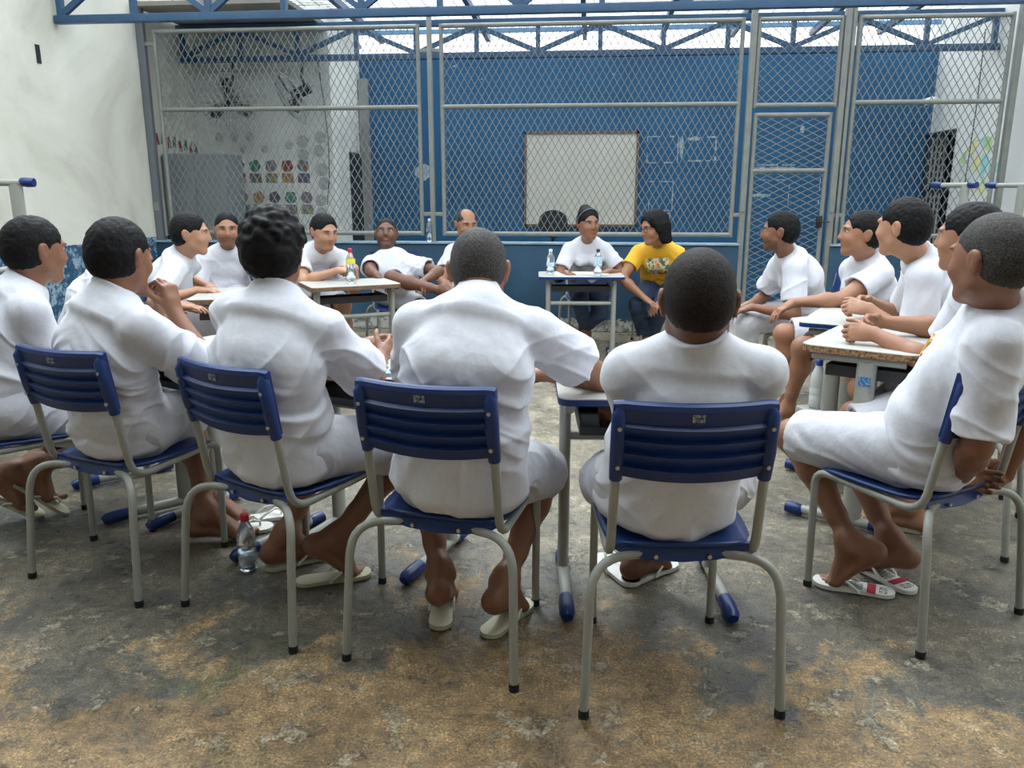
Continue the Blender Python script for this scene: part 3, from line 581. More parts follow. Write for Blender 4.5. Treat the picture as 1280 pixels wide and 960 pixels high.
class Cone:                      # elliptical tapered capsule
    def __init__(s, p0, p1, a0, a1=None, b0=None, b1=None, x=None, cap=None, k=.02, op='add'):
        s.p0 = np.asarray(p0, float); s.p1 = np.asarray(p1, float)
        a1 = a0 if a1 is None else a1; b0 = a0 if b0 is None else b0; b1 = a1 if b1 is None else b1
        s.a0, s.a1, s.b0, s.b1, s.k, s.op, s.cap = a0, a1, b0, b1, k, op, cap
        ax = s.p1 - s.p0; s.L = max(np.linalg.norm(ax), 1e-5); s.z = ax / s.L if np.linalg.norm(ax) > 1e-5 else V(0, 0, 1)
        x = V(1, 0, 0) if x is None else np.asarray(x, float)
        x = x - s.z * np.dot(x, s.z)
        if np.linalg.norm(x) < 1e-3: x = np.cross(s.z, V(0, 1, 0.01))
        s.x = nrm(x); s.y = np.cross(s.z, s.x)
        s.c = (s.p0 + s.p1) / 2; s.r = s.L / 2 + max(a0, a1, b0, b1)
    def __call__(s, P):
        q = P - s.p0.astype(np.float32); h = q @ s.z.astype(np.float32)
        t = np.clip(h / s.L, 0, 1)
        qz = h - t * s.L; qx = q @ s.x.astype(np.float32); qy = q @ s.y.astype(np.float32)
        a = s.a0 + (s.a1 - s.a0) * t
        if s.a0 == s.b0 and s.a1 == s.b1 and s.cap is None: return np.sqrt(qx*qx + qy*qy + qz*qz) - a
        b = s.b0 + (s.b1 - s.b0) * t; c = np.minimum(a, b) if s.cap is None else s.cap
        X = qx / a; Y = qy / b; Z = qz / c
        k0 = np.sqrt(X*X + Y*Y + Z*Z) + 1e-6; k1 = np.sqrt((X/a)**2 + (Y/b)**2 + (Z/c)**2) + 1e-6
        return k0 * (k0 - 1) / k1
class Clip:                      # a cone cut off square at its far end and hollowed there: a sleeve or a trouser leg
    def __init__(s, cone, inner, p, n, k): s.cone, s.inner, s.p, s.n, s.k, s.op = cone, inner, np.asarray(p, float), nrm(n), k, 'add'; s.c, s.r = cone.c, cone.r
    def __call__(s, P):
        h = (P - s.p.astype(np.float32)) @ s.n.astype(np.float32)
        return np.maximum(np.maximum(s.cone(P), h), -s.inner(P))
class Ell:
    def __init__(s, c, M, rad, k=.02, op='add'):
        s.c = np.asarray(c, float); s.M = np.asarray(M, float); s.rad = np.asarray(rad, np.float32); s.k, s.op = k, op
        s.r = max(rad)
    def __call__(s, P):
        q = (P - s.c.astype(np.float32)) @ s.M.astype(np.float32)      # columns of M are the local axes
        X = q / s.rad; k0 = np.sqrt((X*X).sum(-1)) + 1e-6; k1 = np.sqrt(((X / s.rad)**2).sum(-1)) + 1e-6
        return k0 * (k0 - 1) / k1
class Plane:                     # removes the side the normal points to
    def __init__(s, p, n, k=.004): s.p = np.asarray(p, float); s.n = nrm(n); s.k = k; s.op = 'sub'; s.c = s.p; s.r = 1e9
    def __call__(s, P): return -((P - s.p.astype(np.float32)) @ s.n.astype(np.float32))
class Torus:
    def __init__(s, c, n, x, R, R2, r, k=.006): s.c = np.asarray(c, float); s.n = nrm(n); s.x = nrm(np.asarray(x) - s.n*np.dot(x, s.n)); s.y = np.cross(s.n, s.x); s.R, s.R2, s.rr, s.k, s.op = R, R2, r, k, 'add'; s.r = max(R, R2) + r
    def __call__(s, P):
        q = P - s.c.astype(np.float32); X = q @ s.x.astype(np.float32) / s.R; Y = q @ s.y.astype(np.float32) / s.R2; Z = q @ s.n.astype(np.float32)
        m = (s.R + s.R2) / 2; rho = (np.sqrt(X*X + Y*Y) - 1) * m
        return np.sqrt(rho*rho + Z*Z) - s.rr
def comb(d, e, pr):
    k = np.float32(max(pr.k, 1e-4))
    if pr.op == 'add':
        h = np.maximum(k - np.abs(d - e), 0) / k
        return np.minimum(d, e) - h*h*k*.25
    e = -e; h = np.maximum(k - np.abs(d - e), 0) / k
    return np.maximum(d, e) + h*h*k*.25

def mesh_sdf(prims, vox):
    adds = [p for p in prims if p.op == 'add']
    lo = np.min([p.c - p.r for p in adds], 0) - 3*vox; hi = np.max([p.c + p.r for p in adds], 0) + 3*vox
    # tighten cones
    lo2 = np.min([np.minimum(p.p0, p.p1) - max(p.a0, p.a1, p.b0, p.b1, 0) if isinstance(p, Cone) else p.c - p.r for p in [getattr(q, 'cone', q) for q in adds]], 0) - 3*vox
    hi2 = np.max([np.maximum(p.p0, p.p1) + max(p.a0, p.a1, p.b0, p.b1, 0) if isinstance(p, Cone) else p.c + p.r for p in [getattr(q, 'cone', q) for q in adds]], 0) + 3*vox
    lo = np.maximum(lo, lo2); hi = np.minimum(hi, hi2)
    B = 8; nb = np.ceil((hi - lo) / (vox*B)).astype(int) + 1
    g = np.stack(np.meshgrid(*[np.arange(n) for n in nb], indexing='ij'), -1).reshape(-1, 3)
    cen = (lo + (g + .5) * B * vox).astype(np.float32)
    diag = B*vox*.87
    D = np.full(len(cen), 1., np.float32); pd = []
    for p in prims:
        e = p(cen)
        pd.append(e); D = comb(D, e, p) if p.op == 'add' else D
    act = D < diag*1.35 + .012
    # drop blocks clearly inside
    act &= (D > -(diag*1.6 + .02)) | True
    idx = np.nonzero(act)[0]; pos = -np.ones(len(cen), int); pos[idx] = np.arange(len(idx))
    loc = np.stack(np.meshgrid(*[np.arange(B)]*3, indexing='ij'), -1).reshape(-1, 3)
    inside = D[idx] < -(diag*1.7 + .03)
    vals = np.full((len(idx), B**3), 1., np.float32)
    base = (lo + g[idx] * B * vox).astype(np.float32); off = (loc * vox).astype(np.float32)
    for p, e in zip(prims, pd):
        if p.op == 'add': sel = np.nonzero(e[idx] < diag*1.4 + p.k + .015)[0]
        else: sel = np.nonzero(e[idx] < diag*1.4 + p.k + .015)[0]
        if not len(sel): continue
        P = (base[sel][:, None, :] + off[None]).reshape(-1, 3)
        vals[sel] = comb(vals[sel], p(P).reshape(len(sel), -1), p)
    N = nb * B; A = np.full(tuple(N), 1., np.float32)
    A6 = A.reshape(nb[0], B, nb[1], B, nb[2], B)
    gi = g[idx]
    A6[gi[:, 0], :, gi[:, 1], :, gi[:, 2], :] = vals.reshape(-1, B, B, B)
    A[0] = A[-1] = 1; A[:, 0] = A[:, -1] = 1; A[:, :, 0] = A[:, :, -1] = 1
    return nets(A, lo, vox)

def nets(A, lo, vox):
    I = (A < 0).view(np.uint8)
    S = I[:-1] + I[1:]; S = S[:, :-1] + S[:, 1:]; S = S[:, :, :-1] + S[:, :, 1:]
    cells = np.argwhere((S > 0) & (S < 8))
    ci = np.full(S.shape, -1, np.int32); ci[cells[:, 0], cells[:, 1], cells[:, 2]] = np.arange(len(cells))
    acc = np.zeros((len(cells), 3), np.float32); cnt = np.zeros(len(cells), np.float32)
    cor = [(i, j, k) for i in (0, 1) for j in (0, 1) for k in (0, 1)]
    cv = {c: A[cells[:, 0]+c[0], cells[:, 1]+c[1], cells[:, 2]+c[2]] for c in cor}
    for c in cor:
        for ax in range(3):
            if c[ax]: continue
            d = list(c); d[ax] = 1; d = tuple(d)
            a, b = cv[c], cv[d]; m = (a < 0) != (b < 0)
            t = np.where(m, a / np.where(m, a - b, 1), 0)
            pt = np.tile(np.array(c, np.float32), (len(cells), 1)); pt[:, ax] += t
            acc += pt * m[:, None]; cnt += m
    v = lo + (cells + acc / cnt[:, None]) * vox
    faces = []
    for ax in range(3):
        o1, o2 = [(1, 2), (2, 0), (0, 1)][ax]
        sl = [slice(None)]*3; sh = [slice(None)]*3; sl[ax] = slice(0, -1); sh[ax] = slice(1, None)
        a, b = I[tuple(sl)], I[tuple(sh)]
        E = np.argwhere(a != b)
        if not len(E): continue
        ok = (E[:, o1] > 0) & (E[:, o2] > 0) & (E[:, o1] < ci.shape[o1]) & (E[:, o2] < ci.shape[o2]); E = E[ok]
        flip = a[E[:, 0], E[:, 1], E[:, 2]] == 1
        q = []
        for u, w in ((-1, -1), (0, -1), (0, 0), (-1, 0)):
            F = E.copy(); F[:, o1] += u; F[:, o2] += w; q.append(ci[F[:, 0], F[:, 1], F[:, 2]])
        q = np.stack(q, 1); q[~flip] = q[~flip][:, ::-1]
        faces.append(q)
    f = np.concatenate(faces); f = f[(f >= 0).all(1)]
    return v.astype(np.float64), f

def relax(v, f, n=2, w=.5):
    e = np.concatenate([f[:, [0, 1]], f[:, [1, 2]], f[:, [2, 3]], f[:, [3, 0]]]); N = len(v)
    for _ in range(n):
        s = np.zeros_like(v); c = np.zeros(N)
        for ax in range(3):
            s[:, ax] = np.bincount(e[:, 0], v[e[:, 1], ax], N) + np.bincount(e[:, 1], v[e[:, 0], ax], N)
        c = np.bincount(e[:, 0], minlength=N) + np.bincount(e[:, 1], minlength=N)
        v = v*(1-w) + w*s/np.maximum(c, 1)[:, None]
    return v
def vnormals(v, f):
    n = np.cross(v[f[:, 2]] - v[f[:, 0]], v[f[:, 3]] - v[f[:, 1]]); out = np.zeros_like(v)
    for i in range(4):
        for ax in range(3): out[:, ax] += np.bincount(f[:, i], n[:, ax], len(v))
    return out / (np.linalg.norm(out, axis=1)[:, None] + 1e-12)
def vnoise(P, seed=0):
    Pi = np.floor(P).astype(np.int64); F = P - Pi; F = F*F*(3-2*F); r = np.zeros(len(P))
    for i in (0, 1):
        for j in (0, 1):
            for k in (0, 1):
                h = ((Pi[:, 0]+i)*73856093) ^ ((Pi[:, 1]+j)*19349663) ^ ((Pi[:, 2]+k)*83492791) ^ (seed*2654435761 & 0xffffffff)
                h = (h ^ (h >> 13)) * 1274126177 & 0xffffffff
                r += ((h ^ (h >> 16)) & 0xffff)/65535. * (F[:, 0] if i else 1-F[:, 0])*(F[:, 1] if j else 1-F[:, 1])*(F[:, 2] if k else 1-F[:, 2])
    return r*2 - 1
def to_obj(name, v, f, mat, parent=None, origin=None, attr=None):
    o3 = np.zeros(3) if origin is None else np.asarray(origin)
    v = v - o3
    me = bpy.data.meshes.new(name)
    me.vertices.add(len(v)); me.vertices.foreach_set('co', v.astype(np.float32).ravel())
    me.loops.add(f.size); me.polygons.add(len(f))
    me.loops.foreach_set('vertex_index', f.astype(np.int32).ravel())
    me.polygons.foreach_set('loop_start', np.arange(0, f.size, 4, dtype=np.int32))
    me.polygons.foreach_set('loop_total', np.full(len(f), 4, np.int32))
    me.polygons.foreach_set('use_smooth', np.ones(len(f), bool))
    me.update(calc_edges=True)
    me.materials.append(mat)
    if attr is not None:
        a = me.color_attributes.new('tint', 'FLOAT_COLOR', 'POINT')
        a.data.foreach_set('color', np.concatenate([attr, np.ones((len(attr), 1))], 1).astype(np.float32).ravel())
    o = bpy.data.objects.new(name, me); C.objects.link(o)
    if parent is not None: o.parent = parent
    return o

# ------------------------------------------------------------------ people
def ik(a, b, l1, l2, hint):
    a = np.asarray(a, float); b = np.asarray(b, float); hint = np.asarray(hint, float)
    d = np.linalg.norm(b - a); s = max(1., d / ((l1 + l2) * .995)); l1 *= s; l2 *= s
    d = max(d, abs(l1 - l2) + .02)
    z = nrm(b - a); x = (l1*l1 - l2*l2 + d*d) / (2*d); h = math.sqrt(max(l1*l1 - x*x, 0))
    q = hint - a; q = q - z*np.dot(q, z)
    return a + z*x + nrm(q)*h
def rot(v, ax, ang):
    v = np.asarray(v, float); ax = nrm(ax); c, s = math.cos(ang), math.sin(ang)
    return v*c + np.cross(ax, v)*s + ax*np.dot(ax, v)*(1-c)

def hand_prims(w, d, n, side, curl, s=1., spread=.06):
    """w wrist, d towards the fingers, n palm normal, side +1 right hand / -1 left hand"""
    d = nrm(d); n = nrm(n - d*np.dot(n, d)); u = np.cross(d, n) * side        # u points to the thumb side
    P = []; u = nrm(u)
    P.append(Cone(w, w + d*.035*s, .026*s, .032*s, .019*s, .017*s, x=u, k=.02))
    P.append(Cone(w + d*.030*s, w + d*.080*s, .030*s, .037*s, .0155*s, .0125*s, x=u, cap=.012*s, k=.02))
    for i, (off, ln, r) in enumerate(((.029, .072, .0088), (.0098, .080, .0090), (-.0098, .074, .0086), (-.028, .058, .0076))):
        p = w + d*(.082 - .004*abs(i - 1.2))*s + u*off*s
        fd = nrm(d + u*off*spread*30); nn = n
        P.append(Cone(p - d*.02*s, p, r*s*1.05, r*s*1.02, k=.008))
        for j, (fr, cm) in enumerate(((.46, .75), (.30, 1.15), (.24, .7))):
            ang = curl*cm*(1 + .08*(i - 1)); ax = np.cross(fd, nn)
            fd, nn = nrm(rot(fd, ax, ang)), nrm(rot(nn, ax, ang))
            e = p + fd*ln*fr*s
            P.append(Cone(p, e, r*s*(1.0 - .06*j), r*s*(.94 - .07*j), k=.0035)); p = e
    t0 = w + d*.022*s + u*.020*s + n*.008*s; td = nrm(d*.62 + u*.68 + n*.35)
    t1 = t0 + td*.038*s; P.append(Cone(t0, t1, .0135*s, .0115*s, k=.012))
    td = nrm(td + d*.35 + n*.25*min(1, curl*1.2)); t2 = t1 + td*.032*s; P.append(Cone(t1, t2, .0108*s, .010*s, k=.004))
    td = nrm(td + d*.25 - u*.35); P.append(Cone(t2, t2 + td*.024*s, .0098*s, .008*s, k=.004))
    return P

def foot_prims(an, fdir, pitch, side, s=1.):
    """an ankle joint; fdir horizontal toe direction; pitch>0 raises the heel about the ball"""
    fdir = nrm(fdir); up = V(0, 0, 1); rt = np.cross(fdir, up)
    f = rot(fdir, rt, -pitch); u = rot(up, rt, -pitch)
    P = []; heel = an - f*.042*s - u*.050*s; ball = an + f*.118*s - u*.062*s
    P.append(Cone(an + u*.03*s, heel, .034*s, .031*s, k=.03)); P.append(Cone(heel, heel + f*.03*s, .031*s, .030*s, .028*s, .026*s, x=rt, k=.03))
    P.append(Cone(an + f*.01*s + u*.01*s, ball + u*.012*s, .034*s, .041*s, .032*s, .019*s, x=rt, k=.04))
    P.append(Cone(heel, ball, .028*s, .042*s, .026*s, .016*s, x=rt, k=.025))
    g = fdir*.95 + f*.05; g = nrm(g)
    for i in range(5):
        off = (.031 - i*.0165)*side*-1; ln = (.050, .046, .041, .035, .028)[i]; r = (.0125, .0092, .0088, .0084, .008)[i]
        b = ball + f*(.012 - i*.006)*s + rt*off*s - u*.002
        e = b + g*ln*s - up*.004
        P.append(Cone(b, e, r*s*1.05, r*s, k=.006))
    # malleoli
    for q in (-1, 1): P.append(Ell(an + rt*q*.032*s + u*.004, np.eye(3), (.014, .014, .016), k=.02))
    return P, ball, f, u

class Head:
    def __init__(h, c, yaw, pitch, roll, s):
        f, r = yawv(yaw); up = V(0, 0, 1)
        f2 = rot(f, r, math.radians(pitch)); u2 = rot(up, r, math.radians(pitch))      # pitch>0 looks up
        r2 = rot(r, f2, math.radians(roll)); u2 = rot(u2, f2, math.radians(roll))
        h.M = np.stack([r2, f2, u2], 1); h.c = np.asarray(c, float); h.s = s
    def p(h, x, y, z): return h.c + h.M @ (V(x, y, z)*h.s)
    def ell(h, c, rad, k=.012, op='add', tilt=0, ax=0):
        M = h.M
        if tilt: M = np.stack([rot(M[:, i], h.M[:, ax], tilt) for i in range(3)], 1)
        return Ell(h.p(*c), M, V(*rad)*h.s, k*h.s, op)
    def cone(h, a, b, *r, k=.012, op='add'):
        return Cone(h.p(*a), h.p(*b), *[q*h.s for q in r], x=h.M[:, 0], k=k*h.s, op=op)
def head_prims(h, neck, female=False):
    P = [h.ell((0, -.012, .030), (.076, .096, .088), .03), h.ell((0, .022, -.010), (.066, .076, .080), .03),
         h.ell((0, -.040, -.015), (.064, .060, .060), .03),
         h.cone((0, .045, -.055), (0, .066, -.093), .046, .022, .040, .020, k=.035),
         h.cone((-.048, .008, -.058), (-.018, .062, -.093), .019, .015, k=.03), h.cone((.048, .008, -.058), (.018, .062, -.093), .019, .015, k=.03),
         h.ell((-.036, .062, -.028), (.026, .022, .022), .025), h.ell((.036, .062, -.028), (.026, .022, .022), .025),
         h.ell((-.033, .094, .012), (.018, .016, .013), .012, 'sub'), h.ell((.033, .094, .012), (.018, .016, .013), .012, 'sub'),
         h.ell((-.026, .083, .028), (.026, .013, .008), .014), h.ell((.026, .083, .028), (.026, .013, .008), .014),
         h.cone((0, .090, .020), (0, .106, -.024), .0085, .0125, k=.014),
         h.ell((-.012, .098, -.029), (.009, .011, .008), .006), h.ell((.012, .098, -.029), (.009, .011, .008), .006),
         h.ell((0, .087, -.050), (.025, .011, .0065), .005), h.ell((0, .085, -.063), (.021, .011, .0075), .005),
         h.ell((0, .098, -.0565), (.024, .006, .0016), .003, 'sub')]
    for q in (-1, 1):
        P.append(h.ell((q*.078, -.012, -.002), (.0085, .019, .032), .006, tilt=-.18)); P.append(h.ell((q*.084, -.019, .010), (.008, .017, .022), .006, tilt=-.2))
        P.append(h.ell((q*.089, -.006, .004), (.006, .010, .017), .005, 'sub'))
    nb = h.p(0, -.020, -.055)
    rr = .045 if female else .052
    P.append(Cone(neck - h.M[:, 2]*.01, nb, rr*1.06, rr, k=.022)); P.append(Cone(neck, h.p(0, .01, -.075), rr*.9, .042*h.s, k=.02))
    return P

def rock(v, fr, seed, amp, c0):
    """cloth folds: displacement in the garment's own frame (fr columns: right, forward, up)"""
    q = (v - c0) @ fr
    w = vnoise(q*V(5, 5, 5) + seed, seed)*.5
    a1 = q[:, 0]*7 + q[:, 2]*9 + w*2.2; a2 = -q[:, 0]*7 + q[:, 2]*9 + w*2
    n1 = 1 - np.abs(vnoise(np.stack([a1, q[:, 1]*4, q[:, 2]*3 + 3], 1)+seed*3.1, seed+1))
    n2 = 1 - np.abs(vnoise(np.stack([a2, q[:, 1]*4, q[:, 0]*3 + 7], 1)+seed*1.7, seed+2))
    n3 = vnoise(np.stack([q[:, 0]*6 + w, q[:, 1]*6, q[:, 2]*26 + w*6 + np.abs(q[:, 0])*22], 1), seed+3)
    low = np.clip((-.10 - q[:, 2])/.16, 0, 1)                          # more bunching towards the waist
    lat = np.clip((np.abs(q[:, 0]) - .04)/.1, 0, 1)
    hi = np.clip((q[:, 2] + .12)/.1, 0, 1); w5 = (.25+lat*.75)*(1-.6*hi)
    d = (n1**5 - .25)*w5 + (n2**5 - .25)*w5 + n3*(.18 + .75*low) + .5*w
    d += .22*vnoise(q*V(30, 30, 18), seed+5)
    return amp*d

def make_person(spec):
    g = spec.get; vox = g('vox', .006); s = g('s', 1.); W = g('w', 1.); dep = g('dep', 1.)
    H = V(*spec['hip']); N = V(*spec['neck']); hf, hr = yawv(spec['hy']); sf, sr = yawv(g('sy', spec['hy']))
    if g('sroll'): sr = rot(sr, sf, math.radians(g('sroll')))
    up = nrm(N - H); tl = np.linalg.norm(N - H); bul = g('bul', .03)
    bk = -nrm(hf + sf); bk = nrm(bk - up*np.dot(bk, up))
    c = [H, lerp(H, N, .30) + bk*bul*.8, lerp(H, N, .62) + bk*bul, lerp(H, N, .88) + bk*bul*.45, N]
    rr = [hr, nrm(lerp(hr, sr, .35)), nrm(lerp(hr, sr, .75)), sr, sr]
    head = Head(spec['head'], g('yaw', spec['hy']), g('pitch', 0), g('roll', 0), g('hs', 1.))
    root = bpy.data.objects.new('person', None); C.objects.link(root)
    base = V(H[0], H[1], 0); root.location = base
    root['label'] = spec['label']; root['category'] = 'person'
    if g('group'): root['group'] = spec['group']
    org = base
    # ---- skeleton
    shw = .152*s*g('shw', 1.); sh = {}; el = {}; wr = {}; kn = {}; an = {}; hp = {}
    for q, L in ((-1, 'L'), (1, 'R')):
        sh[L] = N + sr*q*shw - nrm(lerp(up, V(0, 0, 1), .5))*.078*s + sf*g('shf', .0)
        wr[L] = V(*spec['w'+L]); el[L] = ik(sh[L], wr[L], .285*s, .255*s, V(*spec['e'+L]))
        hp[L] = H + hr*q*.088*s*W
        an[L] = V(*spec['a'+L]); kn[L] = ik(hp[L], an[L], .425*s, .415*s, V(*spec['k'+L]))
    # ---- body
    a = [.140*W, .130*W, .142*W, .108, .052]; b = [.092*dep, .088*dep, .095*dep, .074, .055]
    B = []
    for i in range(4): B.append(Cone(c[i], c[i+1], a[i]*s, a[i+1]*s, b[i]*s, b[i+1]*s, x=rr[i], k=.03))
    for q, L in ((-1, 'L'), (1, 'R')):
        B.append(Cone(N - up*.050, sh[L], .046*s, .048*s, k=.025)); B.append(Cone(sh[L], sh[L], .056*s, k=.03))
        B.append(Cone(hp[L]*.9 + H*.1 - hf*.02, hp[L], .076*s, k=.03))
        B.append(Cone(sh[L], lerp(sh[L], el[L], .5), .052*s, .047*s, k=.025)); B.append(Cone(lerp(sh[L], el[L], .5), el[L], .047*s, .0385*s, k=.025))
        fa = lerp(el[L], wr[L], .3); B.append(Cone(el[L], fa, .039*s, .0425*s, k=.02)); B.append(Cone(fa, wr[L], .042*s, .0265*s, .040*s, .0215*s, x=spec['h'+L][1] if 0 else np.cross(nrm(wr[L]-el[L]), V(*spec['h'+L][1])), k=.02))
        B.append(Cone(hp[L], kn[L], .077*s, .054*s, k=.03)); B.append(Cone(kn[L] , kn[L], .055*s, k=.02))
        sd = nrm(an[L] - kn[L]); kb = nrm(hp[L] - kn[L]); bb = nrm(kb - sd*np.dot(kb, sd))
        m = lerp(kn[L], an[L], .32) + bb*.016
        B.append(Cone(kn[L], m, .050*s, .053*s, k=.025)); B.append(Cone(m, lerp(kn[L], an[L], .72), .052*s, .034*s, k=.025)); B.append(Cone(lerp(kn[L], an[L], .72), an[L], .033*s, .032*s, k=.02))
        B += hand_prims(wr[L], V(*spec['h'+L][0]), V(*spec['h'+L][1]), q, spec['h'+L][2], s*1.0)
        ff, _ = yawv(spec['f'+L][0]); fp, ball, f_, u_ = foot_prims(an[L], ff, math.radians(spec['f'+L][1]), q, s)
        if not g('shoes'): B += fp
        else: B += fp[:4]
    B += head_prims(head, N, g('female', False))
    v, f = mesh_sdf(B, vox); v = relax(v, f, 1, .35)
    hl = ((v - head.c) @ head.M)/head.s
    sk = V(*g('skin', SK[1])); col = np.tile(sk, (len(v), 1))
    mot = vnoise(v*V(9, 9, 9), 5)[:, None]*.05 + 1; col = col*mot
    lip = np.clip(1 - (((hl[:, 0]/.024)**2 + ((hl[:, 2]+.057)/.012)**2)), 0, 1)*(hl[:, 1] > .07); col = lerp(col, np.tile(V(.30, .075, .06), (len(v), 1)), lip[:, None]*.75)
    for q in (-1, 1):
        bx = hl[:, 0]*q - .031; bz = hl[:, 2] - .030 + bx*bx*6 ; brow = np.clip(1.4 - ((bx/.021)**2 + (bz/.0065)**2), 0, 1)*(hl[:, 1] > .05)
        col = lerp(col, np.tile(V(.012, .009, .008), (len(v), 1)), brow[:, None]*.9)
    if g('stubble'):
        st = (hl[:, 1] > .0)*(hl[:, 2] < -.045)*(hl[:, 2] > -.13)*(np.abs(hl[:, 0]) < .08); col = lerp(col, np.tile(V(.03, .02, .016), (len(v), 1)), st[:, None]*.45*(1-lip[:, None]))
    # paler palms, soles and nails
    bo = to_obj('body', v, f, M['skin'], root, org, col)
    # ---- eyes
    for q in (-1, 1):
        e = bpy.data.objects.new('eye', EYE); C.objects.link(e); e.parent = root
        e.matrix_local = Matrix.Translation(Vector(head.p(q*.032, .0757, .012) - org)) @ Matrix([list(r) for r in head.M]).to_4x4() @ Matrix.Scale(head.s, 4)
    # ---- hair
    st = g('hair', 'buzz')
    if st != 'none':
        Hr = []; th = {'buzz': .0035, 'short': .008, 'thick': .017, 'bob': .018, 'bun': .009}[st]
        Hr.append(head.ell((0, -.012, .030), (.076+th, .096+th, .088+th*1.2), .01)); Hr.append(head.ell((0, -.040, -.010), (.064+th, .060+th, .064+th*.5), .03))
        if st == 'thick':
            rng = random.Random(7)
            for i in range(150):
                a_ = rng.uniform(0, 6.28); z_ = rng.uniform(-.05, 1); r_ = math.sqrt(1-z_*z_)
                x_, y_ = math.cos(a_)*r_, math.sin(a_)*r_
                if y_ > .55 and z_ < .35: continue
                Hr.append(head.ell((x_*.089, -.012+y_*.110, .034+z_*.103), (.0105, .0105, .010), .010))
        fl = {'buzz': .070, 'short': .068, 'thick': .064, 'bob': .060, 'bun': .066}[st]
        # face clearance, temples, around the ears, nape
        Hr.append(head.ell((0, .112, -.022), (.074, .082, .104), .012, 'sub'))
        Hr.append(head.ell((-.085, .048, -.045), (.045, .050, .080), .01, 'sub')); Hr.append(head.ell((.085, .048, -.045), (.045, .050, .080), .01, 'sub'))
        if st in ('buzz', 'short', 'thick'):
            for q in (-1, 1): Hr.append(head.ell((q*.092, -.008, -.022), (.022, .026, .046), .008, 'sub'))
            nn = head.M @ nrm(V(0, .35, -1)); Hr.append(Plane(head.p(0, -.07, -.076), nn, .01))
        if g('bald'): Hr.append(head.ell((0, .055, .105), (.055, .075, .05), .02, 'sub'))
        if st == 'bun':
            nn = head.M @ nrm(V(0, .5, -1)); Hr.append(Plane(head.p(0, -.06, -.05), nn, .01))
            Hr.append(head.ell((0, -.055, .120), (.046, .044, .038), .015)); Hr.append(head.ell((0, -.020, .090), (.066, .080, .048), .02))
        if st == 'bob':
            Hr.append(head.cone((-.075, -.02, .02), (-.082, -.025, -.085), .028, .030, .050, .040, k=.03)); Hr.append(head.cone((.075, -.02, .02), (.082, -.025, -.085), .028, .030, .050, .040, k=.03))
            Hr.append(head.cone((0, -.065, .0), (0, -.080, -.100), .075, .085, .045, .035, k=.03))
            Hr.append(head.cone((.055, .045, .075), (.085, .030, -.01), .018, .014, k=.02)); Hr.append(head.cone((-.055, .045, .075), (-.085, .030, -.01), .018, .014, k=.02))
            Hr.append(head.ell((0, .115, -.030), (.062, .075, .095), .01, 'sub'))
        v, f = mesh_sdf(Hr, min(vox, .006)*.9 if st != 'thick' else .0045)
        if len(v):
            nrmv = vnormals(v, f); v = relax(v, f, 1, .4)
            am = {'buzz': .0006, 'short': .002, 'thick': .003, 'bob': .002, 'bun': .001}[st]
            v = v + nrmv*am*vnoise(v*(90 if st != 'thick' else 60), 3)[:, None]
            ho = to_obj('hair', v, f, M['hair_'+g('hcol', 'black')], root, org)
            if st == 'bun':
                hb = mesh_sdf([Torus(head.p(0, -.010, .036), head.M @ nrm(V(0, .80, -.60)), head.M[:, 0], .0865*head.s, .106*head.s, .0065)], .005)
                to_obj('headband', *hb, M['headband'], root, org)
    # ---- shirt
    infl = g('infl', .020)*s
    sa = [.186*W, .178*W, .176*W, .140*W, .078]; sb = [.134*dep, .128*dep, .124*dep, .092, .070]
    S = []; hem = H - up*.02
    Hd = H - V(0, 0, .035)
    S.append(Cone(Hd - hf*.03, c[1], (sa[0]+.006)*s, sa[1]*s, (sb[0]+.012)*s, sb[1]*s, x=rr[0], cap=.07, k=.04))
    for i in range(1, 4): S.append(Cone(c[i], c[i+1] - (up*.02 if i == 3 else 0), sa[i]*s, sa[i+1]*s, sb[i]*s, sb[i+1]*s, x=rr[i], k=.03, cap=.03 if i == 3 else None))
    if g('belly'): S.append(Ell(lerp(H, N, .32) + hf*.06, np.stack([hr, hf, V(0, 0, 1)], 1), (.15*W, .12, .14), k=.05))
    if g('breast'):
        for q in (-1, 1): S.append(Ell(lerp(H, N, .66) + sf*.085 + sr*q*.065, np.stack([sr, sf, up], 1), (.065, .05, .065), k=.05))
    sl = g('slv', .62)
    for q, L in ((-1, 'L'), (1, 'R')):
        S.append(Cone(N - up*.036, sh[L], .058*s, .062*s, k=.04))
        ad = nrm(el[L] - sh[L]); ce = sh[L] + ad*.285*s*sl
        sw = g('slw', 1.)
        S.append(Clip(Cone(sh[L], ce + ad*.02, .066*s, .072*s*sw, k=.035), Cone(ce - ad*.035, ce + ad*.08, 0.054*s*sw, .062*s*sw), ce, ad, .03))
    nu = nrm(head.c - N)
    tilt = nrm(nu + sf*.55)
    # collar: hugs the neck, higher at the nape than at the throat
    rr_ = (.045 if g('female') else .052)*1.06
    A0 = N - head.M[:, 2]*.01; A1 = head.p(0, -.020, -.055); na = nrm(A1 - A0); pc = A0 + na*g('colh', .040); cn = nrm(na + sf*.42)
    S.append(Clip(Cone(A0 - na*.03, A1, rr_ + .026, rr_ + .006), Cone(A0 - V(0, 0, 9), A0 - V(0, 0, 9.1), .001), pc, cn, .030))
    S.append(Torus(pc, cn, sr, rr_ + .009, (rr_ + .009)*1.10, .0062, k=.006))
    if g('vneck'): S.append(Cone(N + sf*.06 + nu*.02, N + sf*.10 - up*.05, .045, .008, k=.008, op='sub'))
    pn = nrm(V(0, 0, -1) + hf*g('hemt', .42)); S.append(Plane(H - V(0, 0, .078*s + g('hemd', 0.)), pn, .008))
    v, f = mesh_sdf(S, vox); v = relax(v, f, 2, .5)
